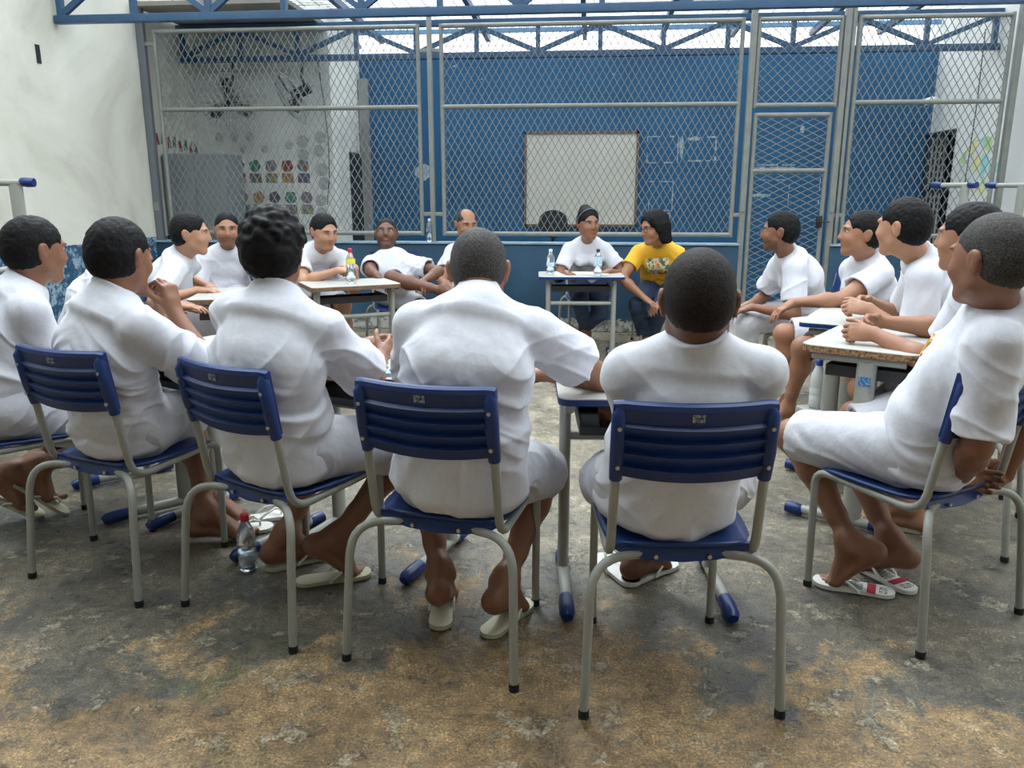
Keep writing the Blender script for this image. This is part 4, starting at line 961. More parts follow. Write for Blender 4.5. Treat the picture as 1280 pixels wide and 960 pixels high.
    nv = vnormals(v, f); fr = np.stack([sr, sf, up], 1)
    d = rock(v, fr, g('seed', 1), g('fold', .0095)*s, N)
    dn = np.clip((np.linalg.norm(v - pc, axis=1) - .085)/.05, 0, 1)   # keep the collar crisp
    v = v + nv*(d*dn)[:, None]; v = relax(v, f, 1, .3)
    so = to_obj('shirt', v, f, g('shirt', M['tee']), root, org)
    if g('chest'): so2 = nrm(sf - up*np.dot(up, sf)); g('chest')(so, root, org, N, up, nrm(sr - up*np.dot(up, sr)), so2, v, f)
    # ---- shorts or trousers
    tr = g('legs', 'shorts'); T = []
    T.append(Cone(H - hf*.03 - hr*.075*W, H - hf*.03 + hr*.075*W, .116*s, k=.03))
    T.append(Cone(H, lerp(H, N, .2), .150*W*s, .145*W*s, .112*s, .10*s, x=hr, k=.03))
    cut = []
    for q, L in ((-1, 'L'), (1, 'R')):
        td = nrm(kn[L] - hp[L]); ke = kn[L] - td*.035
        if tr == 'shorts':
            T.append(Clip(Cone(hp[L], ke, .108*s, .090*s, .104*s, .092*s), Cone(ke - td*.05, ke + td*.09, .070*s, .080*s), ke - td*.01, td, .03))
        else:
            T.append(Cone(hp[L], kn[L], .100*s, .072*s, k=.03)); ae = lerp(kn[L], an[L], g('tlen', .86)); sd = nrm(an[L] - kn[L]); tw = g('twid', .058)
            T.append(Clip(Cone(kn[L], ae, .072*s, tw*s), Cone(ae - sd*.03, ae + sd*.06, (tw-.009)*s), ae - sd*.01, sd, .02))
    v, f = mesh_sdf(T, vox); v = relax(v, f, 2, .5); nv = vnormals(v, f)
    d = rock(v, np.stack([hr, nrm(hf+V(0,0,.01)), V(0, 0, 1)], 1), g('seed', 1)+11, .006*s, H + V(0, 0, .1))
    v = v + nv*d[:, None]
    # cloth lies on the seat
    to_obj('shorts' if tr == 'shorts' else 'trousers', v, f, g('legmat', M['shorts']), root, org)
    # ---- footwear
    for q, L in ((-1, 'L'), (1, 'R')):
        fy, fpitch = spec['f'+L][:2]; fd, frt = yawv(fy)
        if g('shoes'):
            _, ball, f_, u_ = foot_prims(an[L], fd, math.radians(fpitch), q, s); hl_ = an[L] - f_*.045 - u_*.05
            sp = [Cone(hl_, ball, .040, .046, .038, .030, x=frt, k=.02), Cone(ball, ball + f_*.06, .044, .036, .028, .022, x=frt, k=.02), Cone(an[L] - u_*.01, an[L] - u_*.03, .044, .042, k=.03), Cone(an[L]+f_*.01 - u_*.02, ball + u_*.01, .040, .040, k=.03), Plane(hl_ - u_*.038, -u_, .004)]
            v, f = mesh_sdf(sp, vox*.8); to_obj('shoe', v, f, M['shoe'], root, org)
        elif g('sand'+L, 1):
            sp_ = g('sand'+L, 1)
            _, ball, f_, u_ = foot_prims(an[L], fd, math.radians(fpitch), q, s)
            cen = ball - fd*.055; cen[2] = 0
            pitch = 0.
            if isinstance(sp_, (list, tuple)): cen = V(*sp_[:3]); fy = sp_[3]; pitch = math.radians(sp_[4])
            sd = make_sandal(g('sandkind', 'cream'), q, root, Matrix.Translation(Vector(cen - org)) @ Matrix.Rotation(math.radians(fy), 4, 'Z') @ Matrix.Rotation(-pitch, 4, 'X'))
    return root

# ------------------------------------------------------------------ prints on the chests (raised ink on the cloth)
def chest_point(v, N, up, sr, sf, a, b):
    """where the ray towards the chest at (a right, b down) meets the cloth"""
    q = v - (N + sr*a - up*b); u = q @ sr; w = q @ up; d = q @ sf
    m = (np.abs(u) < .016) & (np.abs(w) < .016) & (d > 0)
    return (N + sr*a - up*b + sf*(d[m].max() if m.any() else .12))
def decal(name, v, N, up, sr, sf, polys, m, parent, org, off=.003):
    b = MB()
    for pl_ in polys:
        p3 = []
        for x, y in pl_: p = chest_point(v, N, up, sr, sf, x, y); p3.append(p + sf*off)
        p4 = [p - sf*.004 for p in p3]; n = len(p3)
        b.add([Vector(p - org) for p in p3 + p4], [tuple(range(n)), tuple(range(2*n-1, n-1, -1))] + [(i, (i+1) % n, n+(i+1) % n, n+i) for i in range(n)])
    return b.build(name, m, parent)
def strokes(letter, x, y, h, w=.012):
    # letters out of small quads; x grows to the wearer's left as read from the front
    q = lambda x0, y0, x1, y1: [(-(x+x0), y+y0), (-(x+x1), y+y0), (-(x+x1), y+y1), (-(x+x0), y+y1)]
    L = {'I': [q(0, 0, w, h)], 'P': [q(0, 0, w, h), q(w, 0, h*.5, w), q(h*.5-w*.2, 0, h*.5+w*.8, h*.5), q(w, h*.5-w, h*.5, h*.5)], 'L': [q(0, 0, w, h), q(w, h-w, h*.55, h)]}
    return L[letter]
def print_ipl(so, root, org, N, up, sr, sf, v, f):
    ps = strokes('I', -.045, .155, .05) + strokes('P', -.020, .155, .05) + strokes('L', .022, .155, .05)
    decal('printed_letters', v, N, up, sr, sf, ps, M['orange_print'], so, org)
def print_small(so, root, org, N, up, sr, sf, v, f):
    ps = strokes('I', -.060, .17, .045, .010) + strokes('P', -.035, .17, .045, .010) + strokes('P', .0, .17, .045, .010) + strokes('L', .035, .17, .045, .010)
    decal('printed_letters', v, N, up, sr, sf, ps, M['orange_print'], so, org)
def print_red(so, root, org, N, up, sr, sf, v, f):
    decal('chest_mark', v, N, up, sr, sf, [[(-.075, .10), (-.105, .10), (-.105, .118), (-.075, .118)]], M['red_print'], so, org)
def print_picture(so, root, org, N, up, sr, sf, v, f):
    m = mat('printed_picture', (.07, .12, .05), .7, noise=(30, .47, .53), col2=(.66, .60, .38)); r2 = M['red_print']
    cells = []; nx, ny = 7, 8; x0, x1, y0, y1 = -.095, .095, .055, .245
    g = [[(x0+(x1-x0)*i/nx, y0+(y1-y0)*j/ny) for i in range(nx+1)] for j in range(ny+1)]
    pts = [[chest_point(v, N, up, sr, sf, *g[j][i]) + sf*.004 for i in range(nx+1)] for j in range(ny+1)]
    b = MB(); vv = [Vector(p - org) for r in pts for p in r]; W_ = nx+1
    fb = [(j*W_+i, j*W_+i+1, (j+1)*W_+i+1, (j+1)*W_+i) for j in range(ny) for i in range(nx)]; b.add(vv, fb, 0, True); p_ = b.build('printed_picture', m, so)
    c_ = [[(math.cos(a)*.030, .095+math.sin(a)*.018) for a in [q*2*math.pi/10 for q in range(10)]], [(-.08, .205), (.08, .205), (.07, .235), (-.07, .235)]]
    decal('picture_detail', v, N, up, sr, sf, c_, mat('warm_print', (.55, .12, .05), .7, noise=(40, .4, .6), col2=(.75, .55, .35)), p_, org, .006)
PEOPLE = [
  dict(label='stout person seen from behind with shaved head and white t-shirt, nearest the camera', hip=(0.211, 2.16, 0.545), hy=8, neck=(0.27, 2.007, 0.97), sy=5, head=(0.26, 1.986, 1.077), yaw=-2, pitch=-6, hs=1.09, W=1.12, dep=1.15, s=1.02, bul=0.03, belly=1, colh=0.052, wL=(0.052, 2.437, 0.676), eL=(0.35, 2.648, 0.258), hL=((0.01, 0.403, -1), (0.995, 0.099, 0), 0.5), wR=(0.447, 2.497, 0.597), eR=(0.406, 2.653, 0.258), hR=((-0.676, 0.736, -0.3), (0, 0, -1), 0.5), aL=(0.234, 2.797, 0.11), kL=(-0.119, 2.501, 0.579), fL=(-30, 15), kR=(0.588, 2.571, 0.497), sandL=(0.106, 2.684, 0, 28, 0), skin=SK[3], hcol='brown', seed=3, slv=0.6, sandkind='white', shw=1.06, fold=0.006, aR=(0.192, 2.635, 0.104), fR=(-43.0, 6), sandR=(0.234, 2.679, 0.0, -43.0, 0)),
  dict(label='person seen from behind at the centre, short greying hair, right elbow on a desk', hip=(-0.374, 2.224, 0.545), hy=-4, neck=(-0.322, 2.259, 1.033), sy=2, sroll=4, head=(-0.335, 2.358, 1.11), yaw=6, pitch=-16, hs=1.04, W=1.04, s=1.04, bul=0.075, wL=(-0.481, 2.625, 0.735), eL=(-0.589, 2.353, 0.557), hL=((0.856, 0.487, -0.1), (0, 0, -1), 0.9), wR=(-0.152, 2.598, 0.749), eR=(0.054, 2.367, 0.801), hR=((-0.93, 0.259, -0.1), (0, 0, -1), 0.9), kL=(-0.616, 2.702, 0.503), kR=(-0.087, 2.755, 0.443), skin=SK[2], hcol='grey', seed=8, slv=0.62, sandkind='cream', shw=1.06, slw=1.1, aL=(-0.464, 2.326, 0.137), fL=(4.0, 26), sandL=(-0.466, 2.354, 0.0, 4.0, 0), aR=(-0.255, 2.286, 0.137), fR=(-21.4, 26), sandR=(-0.244, 2.313, 0.0, -21.4, 0)),
  dict(label='person seen from behind with thick curly black hair and arms stretched to the right', hip=(-0.98, 2.405, 0.545), hy=-24, neck=(-0.966, 2.376, 1.023), sy=-10, sroll=8, head=(-0.982, 2.414, 1.152), yaw=8, pitch=-6, hs=1.04, W=0.98, s=1.04, bul=0.06, wL=(-0.863, 2.909, 0.774), eL=(-0.944, 2.669, 0.766), hL=((0.642, 0.617, 0.25), (0.229, -0.279, -1), 0.5), wR=(-0.755, 2.779, 0.754), eR=(-0.672, 2.445, 0.687), hR=((0.269, 0.831, 0.3), (-1.005, 0.0, -0.3), 0.7), kL=(-0.987, 2.916, 0.361), kR=(-0.617, 2.702, 0.443), skin=SK[2], hair='thick', seed=14, slv=0.74, sandkind='cream', slw=1.12, aR=(-0.882, 2.526, 0.155), fR=(-62.5, 42), sandR=(-0.886, 2.524, 0.0, -62.5, 0), aL=(-1.1, 2.615, 0.108), fL=(-52.3, 8), sandL=(-1.054, 2.65, 0.0, -52.3, 0)),
  dict(label='barefoot person at left seen from behind, both fists clasped before the mouth', hip=(-1.64, 2.604, 0.545), hy=-26, neck=(-1.591, 2.514, 0.998), sy=-30, sroll=4, head=(-1.573, 2.556, 1.126), yaw=-8, pitch=-6, hs=1.06, W=1.04, s=1.04, bul=0.05, wL=(-1.583, 2.777, 0.911), eL=(-1.624, 2.853, 0.714), hL=((0.139, 0.114, 1), (0.925, -0.209, 0), 1.0), wR=(-1.464, 2.668, 0.934), eR=(-1.32, 2.602, 0.716), hR=((-0.159, 0.085, 1), (-0.925, 0.209, 0), 1.05), aL=(-1.56, 2.98, 0.1), kL=(-1.653, 3.051, 0.296), fL=(-85, 5), aR=(-1.478, 2.787, 0.11), kR=(-1.569, 2.959, 0.328), fR=(-75, 8), sandL=0, sandR=0, skin=SK[2], hair='short', seed=21, slv=0.8, slw=1.12),
  dict(label='person at the left edge facing right, heel lifted on a tilted flip-flop', hip=(-2.223, 2.773, 0.545), hy=-52, neck=(-2.153, 2.85, 0.99), sy=-48, head=(-2.112, 2.884, 1.121), yaw=-26, pitch=-4, hs=1.05, W=1.0, s=1.03, bul=0.05, wL=(-2.153, 3.303, 0.683), eL=(-2.346, 3.183, 0.595), hL=((0.736, 0.676, 0), (0, 0, -1), 0.5), wR=(-1.974, 3.069, 0.662), eR=(-2.033, 2.812, 0.62), hR=((0.736, 0.676, 0), (0, 0, -1), 0.5), kL=(-2.092, 3.309, 0.274), kR=(-1.954, 3.021, 0.296), skin=SK[2], hair='short', seed=5, slv=0.62, sandkind='cream', aR=(-2.29, 2.947, 0.223), fR=(-62.2, 50), sandR=(-2.298, 2.943, 0.086, -62.2, 42), aL=(-2.397, 2.907, 0.204), fL=(-74.5, 42), sandL=(-2.395, 2.908, 0.064, -74.5, 30)),
  dict(label='person mostly hidden behind the man with clasped fists, only a white shoulder showing', hip=(-2.526, 3.748, 0.545), hy=-70, neck=(-2.376, 3.783, 0.961), sy=-70, head=(-2.296, 3.791, 1.039), yaw=-60, s=0.98, bul=0.04, wL=(-2.253, 4.096, 0.752), eL=(-2.509, 4.071, 0.577), hL=((0.985, 0.199, 0), (0, 0, -1), 0.3), wR=(-2.096, 3.861, 0.77), eR=(-2.236, 3.696, 0.648), hR=((0.985, 0.199, 0), (0, 0, -1), 0.3), aL=(-2.385, 4.083, 0.09), kL=(-2.301, 4.092, 0.488), fL=(-80, 0), aR=(-2.249, 3.795, 0.09), kR=(-2.141, 3.806, 0.547), fR=(-80, 0), skin=SK[1], hair='short', seed=31, vox=0.007),
  dict(label='person in the right foreground leaning back, both hands behind the back, orange chest letters', hip=(1.052, 2.584, 0.55), hy=44, neck=(1.165, 2.408, 1.017), sy=68, head=(1.094, 2.34, 1.156), yaw=27, pitch=0, hs=1.08, W=1.0, s=1.05, bul=0.02, wL=(1.158, 2.487, 0.465), eL=(1.046, 2.114, 0.665), hL=((0.766, 0.378, -0.15), (0.398, -0.965, 0.2), 0.8), wR=(1.371, 2.649, 0.435), eR=(1.448, 2.556, 0.661), hR=((-0.826, -0.283, -0.25), (-0.11, -0.915, 0.3), 0.8), kL=(0.708, 2.935, 0.472), kR=(0.909, 3.206, 0.463), skin=SK[2], hcol='grey', seed=41, slv=0.86, sandkind='printed', slw=1.14, chest=print_ipl, stubble=0, hemt=0.2, aL=(0.911, 2.638, 0.158), fL=(69.7, 46), sandL=(0.923, 2.633, 0.0, 69.7, 0), aR=(1.068, 2.71, 0.143), fR=(31.1, 30), sandR=(1.057, 2.728, 0.0, 31.1, 0)),
  dict(label='person at right facing left, forearms on the desk with the crumbling edge', hip=(1.48, 3.257, 0.55), hy=59, neck=(1.407, 3.105, 1.054), sy=62, head=(1.375, 3.132, 1.174), yaw=48, hs=1.04, s=1.03, bul=0.05, wL=(1.119, 3.267, 0.792), eL=(1.264, 3.141, 0.651), hL=((-0.92, 0.159, 0.05), (0.219, 0.826, -0.5), 1.1), wR=(1.219, 3.498, 0.805), eR=(1.511, 3.618, 0.656), hR=((-0.871, -0.338, 0.05), (0.278, -0.776, -0.5), 1.0), kL=(1.061, 3.171, 0.543), aR=(1.467, 3.513, 0.1), kR=(1.192, 3.435, 0.548), fR=(80, 0), skin=SK[1], hair='short', seed=47, slv=0.6, sandkind='cream', aL=(1.298, 3.174, 0.096), fL=(64.4, 2), sandL=(1.239, 3.203, 0.0, 64.4, 0)),
  dict(label='third person along the right side, fists clasped over the blue-edged desk', hip=(1.719, 3.91, 0.55), hy=66, neck=(1.477, 3.826, 1.051), sy=70, head=(1.363, 3.754, 1.185), yaw=42, hs=1.06, s=1.03, bul=0.05, wL=(1.27, 3.805, 0.817), eL=(1.453, 3.662, 0.719), hL=((-0.866, 0.115, 0.1), (0.129, 0.716, -0.6), 1.1), wR=(1.344, 4.013, 0.82), eR=(1.651, 4.185, 0.712), hR=((-0.821, -0.333, 0.1), (0.269, -0.677, -0.6), 1.1), aL=(1.459, 3.884, 0.09), kL=(1.241, 3.742, 0.514), fL=(80, 0), aR=(1.561, 4.125, 0.09), kR=(1.38, 4.057, 0.486), fR=(80, 0), skin=SK[0], hair='short', seed=52, slv=0.72, slw=1.1),
  dict(label='fourth person along the right side, bare knees, one arm along the blue-edged desk', hip=(1.575, 4.73, 0.55), hy=92, neck=(1.519, 4.674, 0.984), sy=100, head=(1.453, 4.587, 1.115), yaw=84, pitch=4, hs=1.04, s=1.02, bul=0.02, wL=(1.065, 4.347, 0.771), eL=(1.354, 4.356, 0.68), hL=((-0.846, -0.084, -0.5), (-0.299, -0.03, -1), 0.35), wR=(1.436, 4.917, 0.594), eR=(1.751, 4.999, 0.488), hR=((-0.876, -0.288, 0), (0, 0, -1), 0.4), aL=(1.155, 4.638, 0.1), kL=(1.089, 4.48, 0.478), fL=(100, 0), aR=(1.158, 4.859, 0.1), kR=(1.05, 4.828, 0.506), fR=(95, 0), skin=SK[1], hair='short', seed=57, slv=0.6, slw=1.1, chest=print_small, vox=0.0065, sandkind='white'),
  dict(label='farthest person on the right side, in long white trousers before the mesh gate', hip=(1.417, 5.548, 0.545), hy=80, neck=(1.246, 5.35, 0.949), sy=92, head=(1.17, 5.262, 1.095), yaw=70, hs=1.04, s=1.02, bul=0.05, wL=(1.024, 5.228, 0.622), eL=(1.21, 5.146, 0.555), hL=((-0.945, -0.094, -0.25), (0, 0, -1), 0.4), wR=(1.052, 5.431, 0.615), eR=(1.23, 5.751, 0.63), hR=((-0.945, -0.094, -0.25), (0, 0, -1), 0.4), aL=(1.062, 5.382, 0.1), kL=(0.85, 5.21, 0.539), fL=(90, 0), aR=(1.081, 5.635, 0.1), kR=(0.899, 5.517, 0.519), fR=(90, 0), legs='trousers', twid=0.075, skin=SK[2], hair='short', seed=61, slv=0.72, slw=1.1, vox=0.0065, stubble=1),
  dict(label='woman with dark bob and glasses in a yellow t-shirt with a printed picture', hip=(0.63, 7.148, 0.56), hy=178, neck=(0.536, 6.837, 0.912), sy=168, head=(0.494, 6.702, 1.055), yaw=122, pitch=-10, hs=1.1, s=1.02, W=0.98, bul=0.03, female=True, breast=1, wL=(0.572, 6.71, 0.448), eL=(0.823, 6.916, 0.614), hL=((-0.547, -0.557, -0.4), (0, 0, -1), 0.5), wR=(0.438, 6.676, 0.484), eR=(0.284, 6.762, 0.658), hR=((0.647, -0.438, -0.4), (0, 0, -1), 0.5), aL=(0.537, 7.038, 0.09), kL=(0.515, 6.584, 0.352), fL=(185, 0), aR=(0.474, 7.032, 0.09), kR=(0.299, 6.562, 0.385), fR=(180, 0), legs='trousers', legmat=M['denim'], shirt=M['yellow_tee'], shoes=1, skin=SK[1], hair='bob', seed=66, slv=0.55, chest=print_picture, vox=0.0065),
  dict(label='young woman with a grey hairband writing at the far blue-edged desk', hip=(-0.022, 7.133, 0.58), hy=185, neck=(-0.048, 6.879, 0.932), sy=184, head=(-0.044, 6.779, 1.075), yaw=205, pitch=2, hs=1.06, s=0.98, W=0.88, bul=0.03, female=True, breast=1, wL=(0.141, 6.647, 0.707), eL=(0.305, 6.965, 0.672), hL=((-0.746, -0.577, -0.1), (0, 0, -1), 0.5), wR=(-0.209, 6.532, 0.702), eR=(-0.309, 6.903, 0.638), hR=((0.577, -0.746, -0.1), (0, 0, -1), 0.9), aL=(-0.124, 7.073, 0.1), kL=(0.087, 6.742, 0.322), fL=(170, 0), aR=(-0.039, 6.981, 0.12), kR=(-0.093, 6.623, 0.357), fR=(190, 12), legs='trousers', legmat=M['denim'], shoes=1, twid=0.052, tlen=0.76, skin=SK[2], hair='bun', seed=71, slv=0.62, vox=0.0065),
  dict(label='balding person partly hidden behind the central man, by the far low wall', hip=(-1.044, 7.031, 0.56), hy=188, neck=(-1.045, 6.88, 0.913), sy=190, head=(-1.062, 6.778, 1.071), yaw=208, pitch=-8, hs=1.08, s=1.02, bul=0.03, wL=(-0.82, 6.551, 0.504), eL=(-0.675, 6.766, 0.614), hL=((0.099, -0.995, -0.2), (0, 0, -1), 0.4), wR=(-1.116, 6.521, 0.504), eR=(-1.283, 6.706, 0.614), hR=((0.099, -0.995, -0.2), (0, 0, -1), 0.4), aL=(-0.822, 6.551, 0.09), kL=(-0.777, 6.354, 0.367), fL=(185, 0), aR=(-1.056, 6.527, 0.09), kR=(-1.053, 6.327, 0.367), fR=(185, 0), skin=SK[1], hcol='grey', bald=1, seed=75, slv=0.62, vox=0.007),
  dict(label='person leaning back with one ankle crossed on the other knee, dark arms', hip=(-1.577, 6.425, 0.55), hy=200, neck=(-1.644, 6.418, 0.848), sy=196, head=(-1.67, 6.466, 1.005), yaw=192, pitch=16, hs=1.08, s=1.03, W=0.98, bul=0.0, wL=(-1.305, 6.101, 0.666), eL=(-1.314, 6.401, 0.743), hL=((0.378, -0.766, -0.3), (0, 0, -1), 0.4), wR=(-1.593, 5.821, 0.74), eR=(-1.843, 6.147, 0.699), hR=((0.826, -0.219, -0.6), (0.119, -0.189, -1), 0.45), aL=(-1.116, 6.019, 0.6), kL=(-1.37, 5.793, 0.739), fL=(250, -10), aR=(-1.101, 6.02, 0.1), kR=(-1.169, 6.014, 0.413), fR=(215, 0), skin=SK[3], hair='buzz', hcol='brown', seed=79, slv=0.64, slw=1.1, vox=0.0065, stubble=1),
  dict(label='person in a white v-neck with hands clasped on a wood-edged desk beside a bottle', hip=(-2.178, 6.064, 0.56), hy=215, neck=(-2.017, 5.879, 0.921), sy=208, head=(-1.959, 5.784, 1.055), yaw=228, pitch=-12, hs=1.08, s=1.03, bul=0.05, vneck=1, wL=(-1.715, 5.708, 0.803), eL=(-1.97, 6.135, 0.667), hL=((-0.448, -0.547, -0.1), (-0.617, 0.139, -0.6), 1.0), wR=(-1.812, 5.598, 0.795), eR=(-2.101, 5.619, 0.721), hR=((0.905, -0.01, 0.0), (0.179, 0.219, -1), 1.0), aL=(-1.8, 5.8, 0.09), kL=(-1.723, 5.607, 0.495), fL=(230, 0), aR=(-1.947, 5.584, 0.09), kR=(-1.858, 5.392, 0.513), fR=(215, 0), skin=SK[0], hair='short', seed=83, slv=0.64, vox=0.0065, chest=print_red),
  dict(label='person facing the camera in front of the grey cabinet, white t-shirt', hip=(-2.908, 6.091, 0.56), hy=205, neck=(-2.809, 6.001, 0.907), sy=206, head=(-2.775, 5.954, 1.055), yaw=206, pitch=0, hs=1.12, s=1.02, bul=0.02, wL=(-2.545, 5.726, 0.634), eL=(-2.531, 5.878, 0.689), hL=((0.099, -0.995, -0.2), (0, 0, -1), 0.4), wR=(-2.794, 5.701, 0.634), eR=(-2.936, 5.837, 0.689), hR=((0.099, -0.995, -0.2), (0, 0, -1), 0.4), aL=(-2.545, 5.625, 0.09), kL=(-2.486, 5.53, 0.466), fL=(205, 0), aR=(-2.753, 5.604, 0.09), kR=(-2.705, 5.509, 0.466), fR=(205, 0), skin=SK[1], hair='buzz', seed=87, slv=0.64, vox=0.007, stubble=1),
  dict(label='young person at the far left facing right with arms folded on a desk, white t-shirt', hip=(-2.671, 4.909, 0.55), hy=-66, neck=(-2.551, 4.82, 0.96), sy=-78, head=(-2.465, 4.779, 1.086), yaw=-72, pitch=-2, hs=1.06, s=1.0, W=0.94, bul=0.06, wL=(-2.542, 5.123, 0.726), eL=(-2.682, 5.26, 0.671), hL=((0.587, -0.846, 0), (0, 0, -1), 0.4), wR=(-2.384, 4.636, 0.759), eR=(-2.485, 4.526, 0.728), hR=((0.886, 0.189, 0), (0, 0, -1), 0.3), aL=(-2.369, 5.09, 0.09), kL=(-2.398, 5.087, 0.399), fL=(-70, 0), aR=(-2.266, 4.799, 0.09), kR=(-2.262, 4.799, 0.452), fR=(-70, 0), skin=SK[0], hair='short', seed=91, slv=0.62, vox=0.006),
]
DESK13 = (-1.7, 5.5, 212)
DESK15 = (-2.1460000000000004, 4.653, -75)
STOOL = (1.16, 3.935)
FLIPS = [(-1.399,2.896,-75,"white flip-flop kicked off on the floor, nearer the red-capped bottle"),(-1.355,3.015,-60,"white flip-flop kicked off on the floor, farther from the red-capped bottle")]
BOTTLES = [(-1.222,2.572,0,"clear water bottle with a red cap on the floor between two chairs",dict(cap="cap_red",h=.215,r=.033)),
(-0.337,6.512,.6905,"water bottle with a clear cap on the left end of the far blue-edged desk",dict(h=.20,lab=(.07,.10))),
(0.043,6.422,.6905,"water bottle with dark cap and pale label, right on the far blue-edged desk",dict(cap="cap_black",h=.21,lab=(.08,.15))),
(-1.592,7.83,.8655,"clear water bottle standing on the low wall beside the slim fence post",dict(h=.22)),
(-1.66,5.42,.7205,"bottle with a yellow label on the far wood-edged desk",dict(cap="cap_red",h=.24,lab=(.12,.15),lc="label_yellow")),
(1.109,3.93,.3105,"cloudy bottle with a dark blue cap behind the crumbling-edged desk",dict(cap="cap_blue",h=.235,r=.036,body="milk_bottle"))]
VS = 1.0
for p in PEOPLE:
    p['vox'] = p.get('vox', .0044)*VS
    make_person(p)
# spectacles of the woman in yellow
for o in [o for o in C.objects if o.type == 'EMPTY' and o.name.startswith('person') and 'glasses' in o['label']]:
    p = [q for q in PEOPLE if q['label'] == o['label']][0]; h = Head(p['head'], p['yaw'], p['pitch'], 0, p['hs']); b = MB()
    for q in (-1, 1): b.tube([tuple(h.p(q*.033+math.cos(a)*.024, .104, .008+math.sin(a)*.020) - np.array(o.location)) for a in [i*2*math.pi/20 for i in range(20)]], .0022, 6, closed=True)
    b.tube([tuple(h.p(-.010, .106, .010) - np.array(o.location)), tuple(h.p(.010, .106, .010) - np.array(o.location))], .002, 6)
    for q in (-1, 1): b.tube([tuple(h.p(q*.057, .102, .012) - np.array(o.location)), tuple(h.p(q*.082, .0, .012) - np.array(o.location))], .002, 6)
    b.build('spectacles', M['glasses'], o)
# ------------------------------------------------------------------ chairs
CH = [(.231, 2.162, 5.8, 'blue school chair nearest the camera, under the stout person with the shaved head'),
 (-.384, 2.277, -11.3, 'blue school chair of the central person with greying hair'),
 (-.962, 2.441, -27, 'blue school chair of the curly-haired person'),
 (-1.631, 2.633, -17.6, 'blue school chair of the person with clasped fists at left'),
 (1.035, 2.608, 35.3, 'blue school chair of the person leaning back at right'),
 (1.437, 3.283, 59, 'blue school chair behind the crumbling-edged desk, second on the right side')]
for x, y, r, l in CH: place_chair(x, y, r, l)
for l, txt in (('left edge', 'blue school chair cut off by the left edge of the picture'), ('mostly hidden behind', 'blue school chair hidden behind the person with clasped fists'), ('third person', 'blue school chair of the third person on the right side'), ('fourth person', 'blue school chair of the person with bare knees on the right side'), ('farthest person', 'blue school chair before the mesh gate'), ('yellow', 'blue school chair of the woman in yellow'), ('young woman', 'blue school chair of the young woman at the far desk'), ('balding', 'blue school chair of the balding person by the low wall'), ('one ankle', 'blue school chair of the person with crossed leg'), ('v-neck', 'blue school chair behind the wood-edged far desk'), ('facing the camera', 'blue school chair of the person before the grey cabinet'), ('young person', 'blue school chair of the young person with folded arms')):
    p = [q for q in PEOPLE if l in q['label']][0]; f_, r_ = yawv(p['hy']); h = V(*p['hip']) + f_*.03
    place_chair(h[0], h[1], p['hy'], txt)
# ------------------------------------------------------------------ desks
d = place(make_desk('blue', label='blue-edged school desk between the central person and the nearest chair'), .191, 2.539, 4.7)
d = place(make_desk('wood', label='wood-edged school desk in front of the curly-haired person'), -.807, 2.784, -19)
d = place(make_desk('wood', label='wood-edged school desk in front of the person with clasped fists'), -1.431, 2.915, -27.6)
d = place(make_desk('wood', label='school desk beside the leftmost seated person'), -2.02, 3.22, -44)
d = place(make_desk('chipboard', label='school desk with a crumbling chipboard edge, pale columns and a blue sticker', cy=-.03), 1.186, 3.418, 59)
MB().box((0, 0, 0), (.040, .0015, .035)).build('sticker', M['sticker_blue'], [c for c in d.children if c.name.startswith('column')][0], Matrix.Translation((-.262, -.052, .59)))
s_ = MB().box((0, 0, 0), (.045, .0015, .036)).build('sticker', M['sticker_blue'], d, Matrix.Translation((-.2835, -.03, .62)) @ Matrix.Rotation(math.radians(90), 4, 'Z'))
d = place(make_desk('blue', label='blue-edged school desk under the clasped fists of the third person on the right', cy=.06), 1.30, 4.02, 65)
d = place(make_desk('blue', w=.68, top_z=.69, label='far blue-edged desk with papers and two water bottles'), -.095, 6.56, 184)
d = place(make_desk('wood', w=.62, top_z=.72, label='far wood-edged desk with one yellow-labelled bottle'), *DESK13)
d = place(make_desk('wood', w=.60, label='pale-topped desk under the folded arms of the young person at far left'), *DESK15)
# an upturned desk stacked on another by the left wall, and two at the right end of the fence
def stack(x, y, rz, l1, l2):
    place(make_desk('blue', label=l1, top_z=.71), x, y, rz)
    o = make_desk('blue', label=l2, top_z=.71); o.location = (x, y, 1.422); o.rotation_euler = (math.radians(180), 0, math.radians(rz)); o['group'] = 'school desks'
stack(-3.28, 3.98, 96, 'lower desk of the pair stacked against the cream left wall', 'upturned desk lying on another by the cream left wall, feet in the air')
stack(2.98, 6.72, 20, 'lower desk of the stack at the right end of the fence', 'upturned desk with feet in the air at the right end of the fence')
stack(3.45, 6.05, 60, 'lower desk of the stack at the right edge of the picture', 'upturned desk at the right edge of the picture')
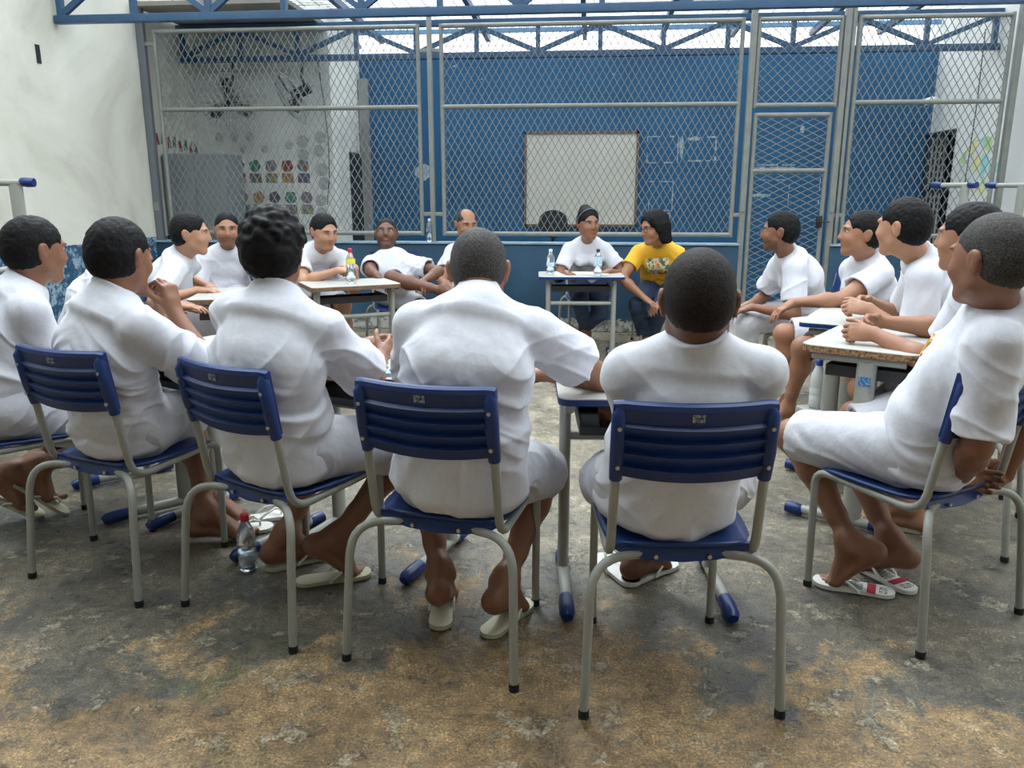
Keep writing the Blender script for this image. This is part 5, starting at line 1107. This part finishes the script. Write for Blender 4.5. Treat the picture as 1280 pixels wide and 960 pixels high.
# ------------------------------------------------------------------ small things
tz = .7455
for a in BOTTLES: bottle(*a[:4], **a[4])
o = MB().prism(rpoly(.20, .14, .004), 0, .012).build('notebook', [mat('pale_blue_cover', (.28, .52, .68), .6)]); o.location = (-.655, 2.60, tz); o.rotation_euler = (0, 0, .2); tag(o, 'small pale blue notebook on the desk left of the central person', 'notebook')
for i, (x, y, r, l) in enumerate(((-.16, 6.70, .1, 'sheet of white paper under the hand of the writing woman'), (-.02, 6.68, -.15, 'sheet of white paper in the middle of the far blue-edged desk'))):
    o = MB().box((0, 0, .001), (.21, .297, .002)).build('paper_sheet', M['paper']); o.location = (x, y-.1, .6905 + .0025*i); o.rotation_euler = (0, 0, r+1.5); tag(o, l, 'paper')
o = MB().tube([(-.19, 6.46, .698), (-.165, 6.53, .76)], .004, 8).build('pen', M['cap_black']); tag(o, 'pen in the hand of the writing woman', 'pen')
o = MB().box((0, 0, .0012), (.21, .297, .0024)).build('paper_sheet', M['paper']); o.location = (-1.47, 2.86, tz); o.rotation_euler = (0, 0, -.4); tag(o, 'sheet of white paper on the desk of the person with clasped fists', 'paper')
o = MB().box((0, 0, .0012), (.21, .297, .0024)).build('paper_sheet', M['paper']); o.location = (-.84, 2.76, tz); o.rotation_euler = (0, 0, -.3); tag(o, 'sheet of white paper on the desk of the curly-haired person', 'paper')
# kicked-off flip-flops of the barefoot person
for i, (x, y, rz, l) in enumerate(FLIPS):
    t = thing('flip_flop', l, 'flip-flop', (x, y, 0), rz, 'kicked-off flip-flops'); s_ = make_sandal('white', (-1)**i, t, Matrix.Identity(4)); s_.name = 'sole'
# low grey bench with the blue-capped bottle
t = thing('metal_stool', 'low pale grey stool behind the crumbling-edged desk, holding a blue-capped bottle', 'stool', (*STOOL, 0), 20)
MB().box((0, 0, .275), (.24, .16, .07), bev=.012).build('seat', M['grey_tube'], t)
for sx in (-1, 1):
    for sy in (-1, 1): MB().tube([(sx*.09, sy*.055, 0), (sx*.09, sy*.055, .25)], .012, 8).build('leg', M['grey_tube'], t)
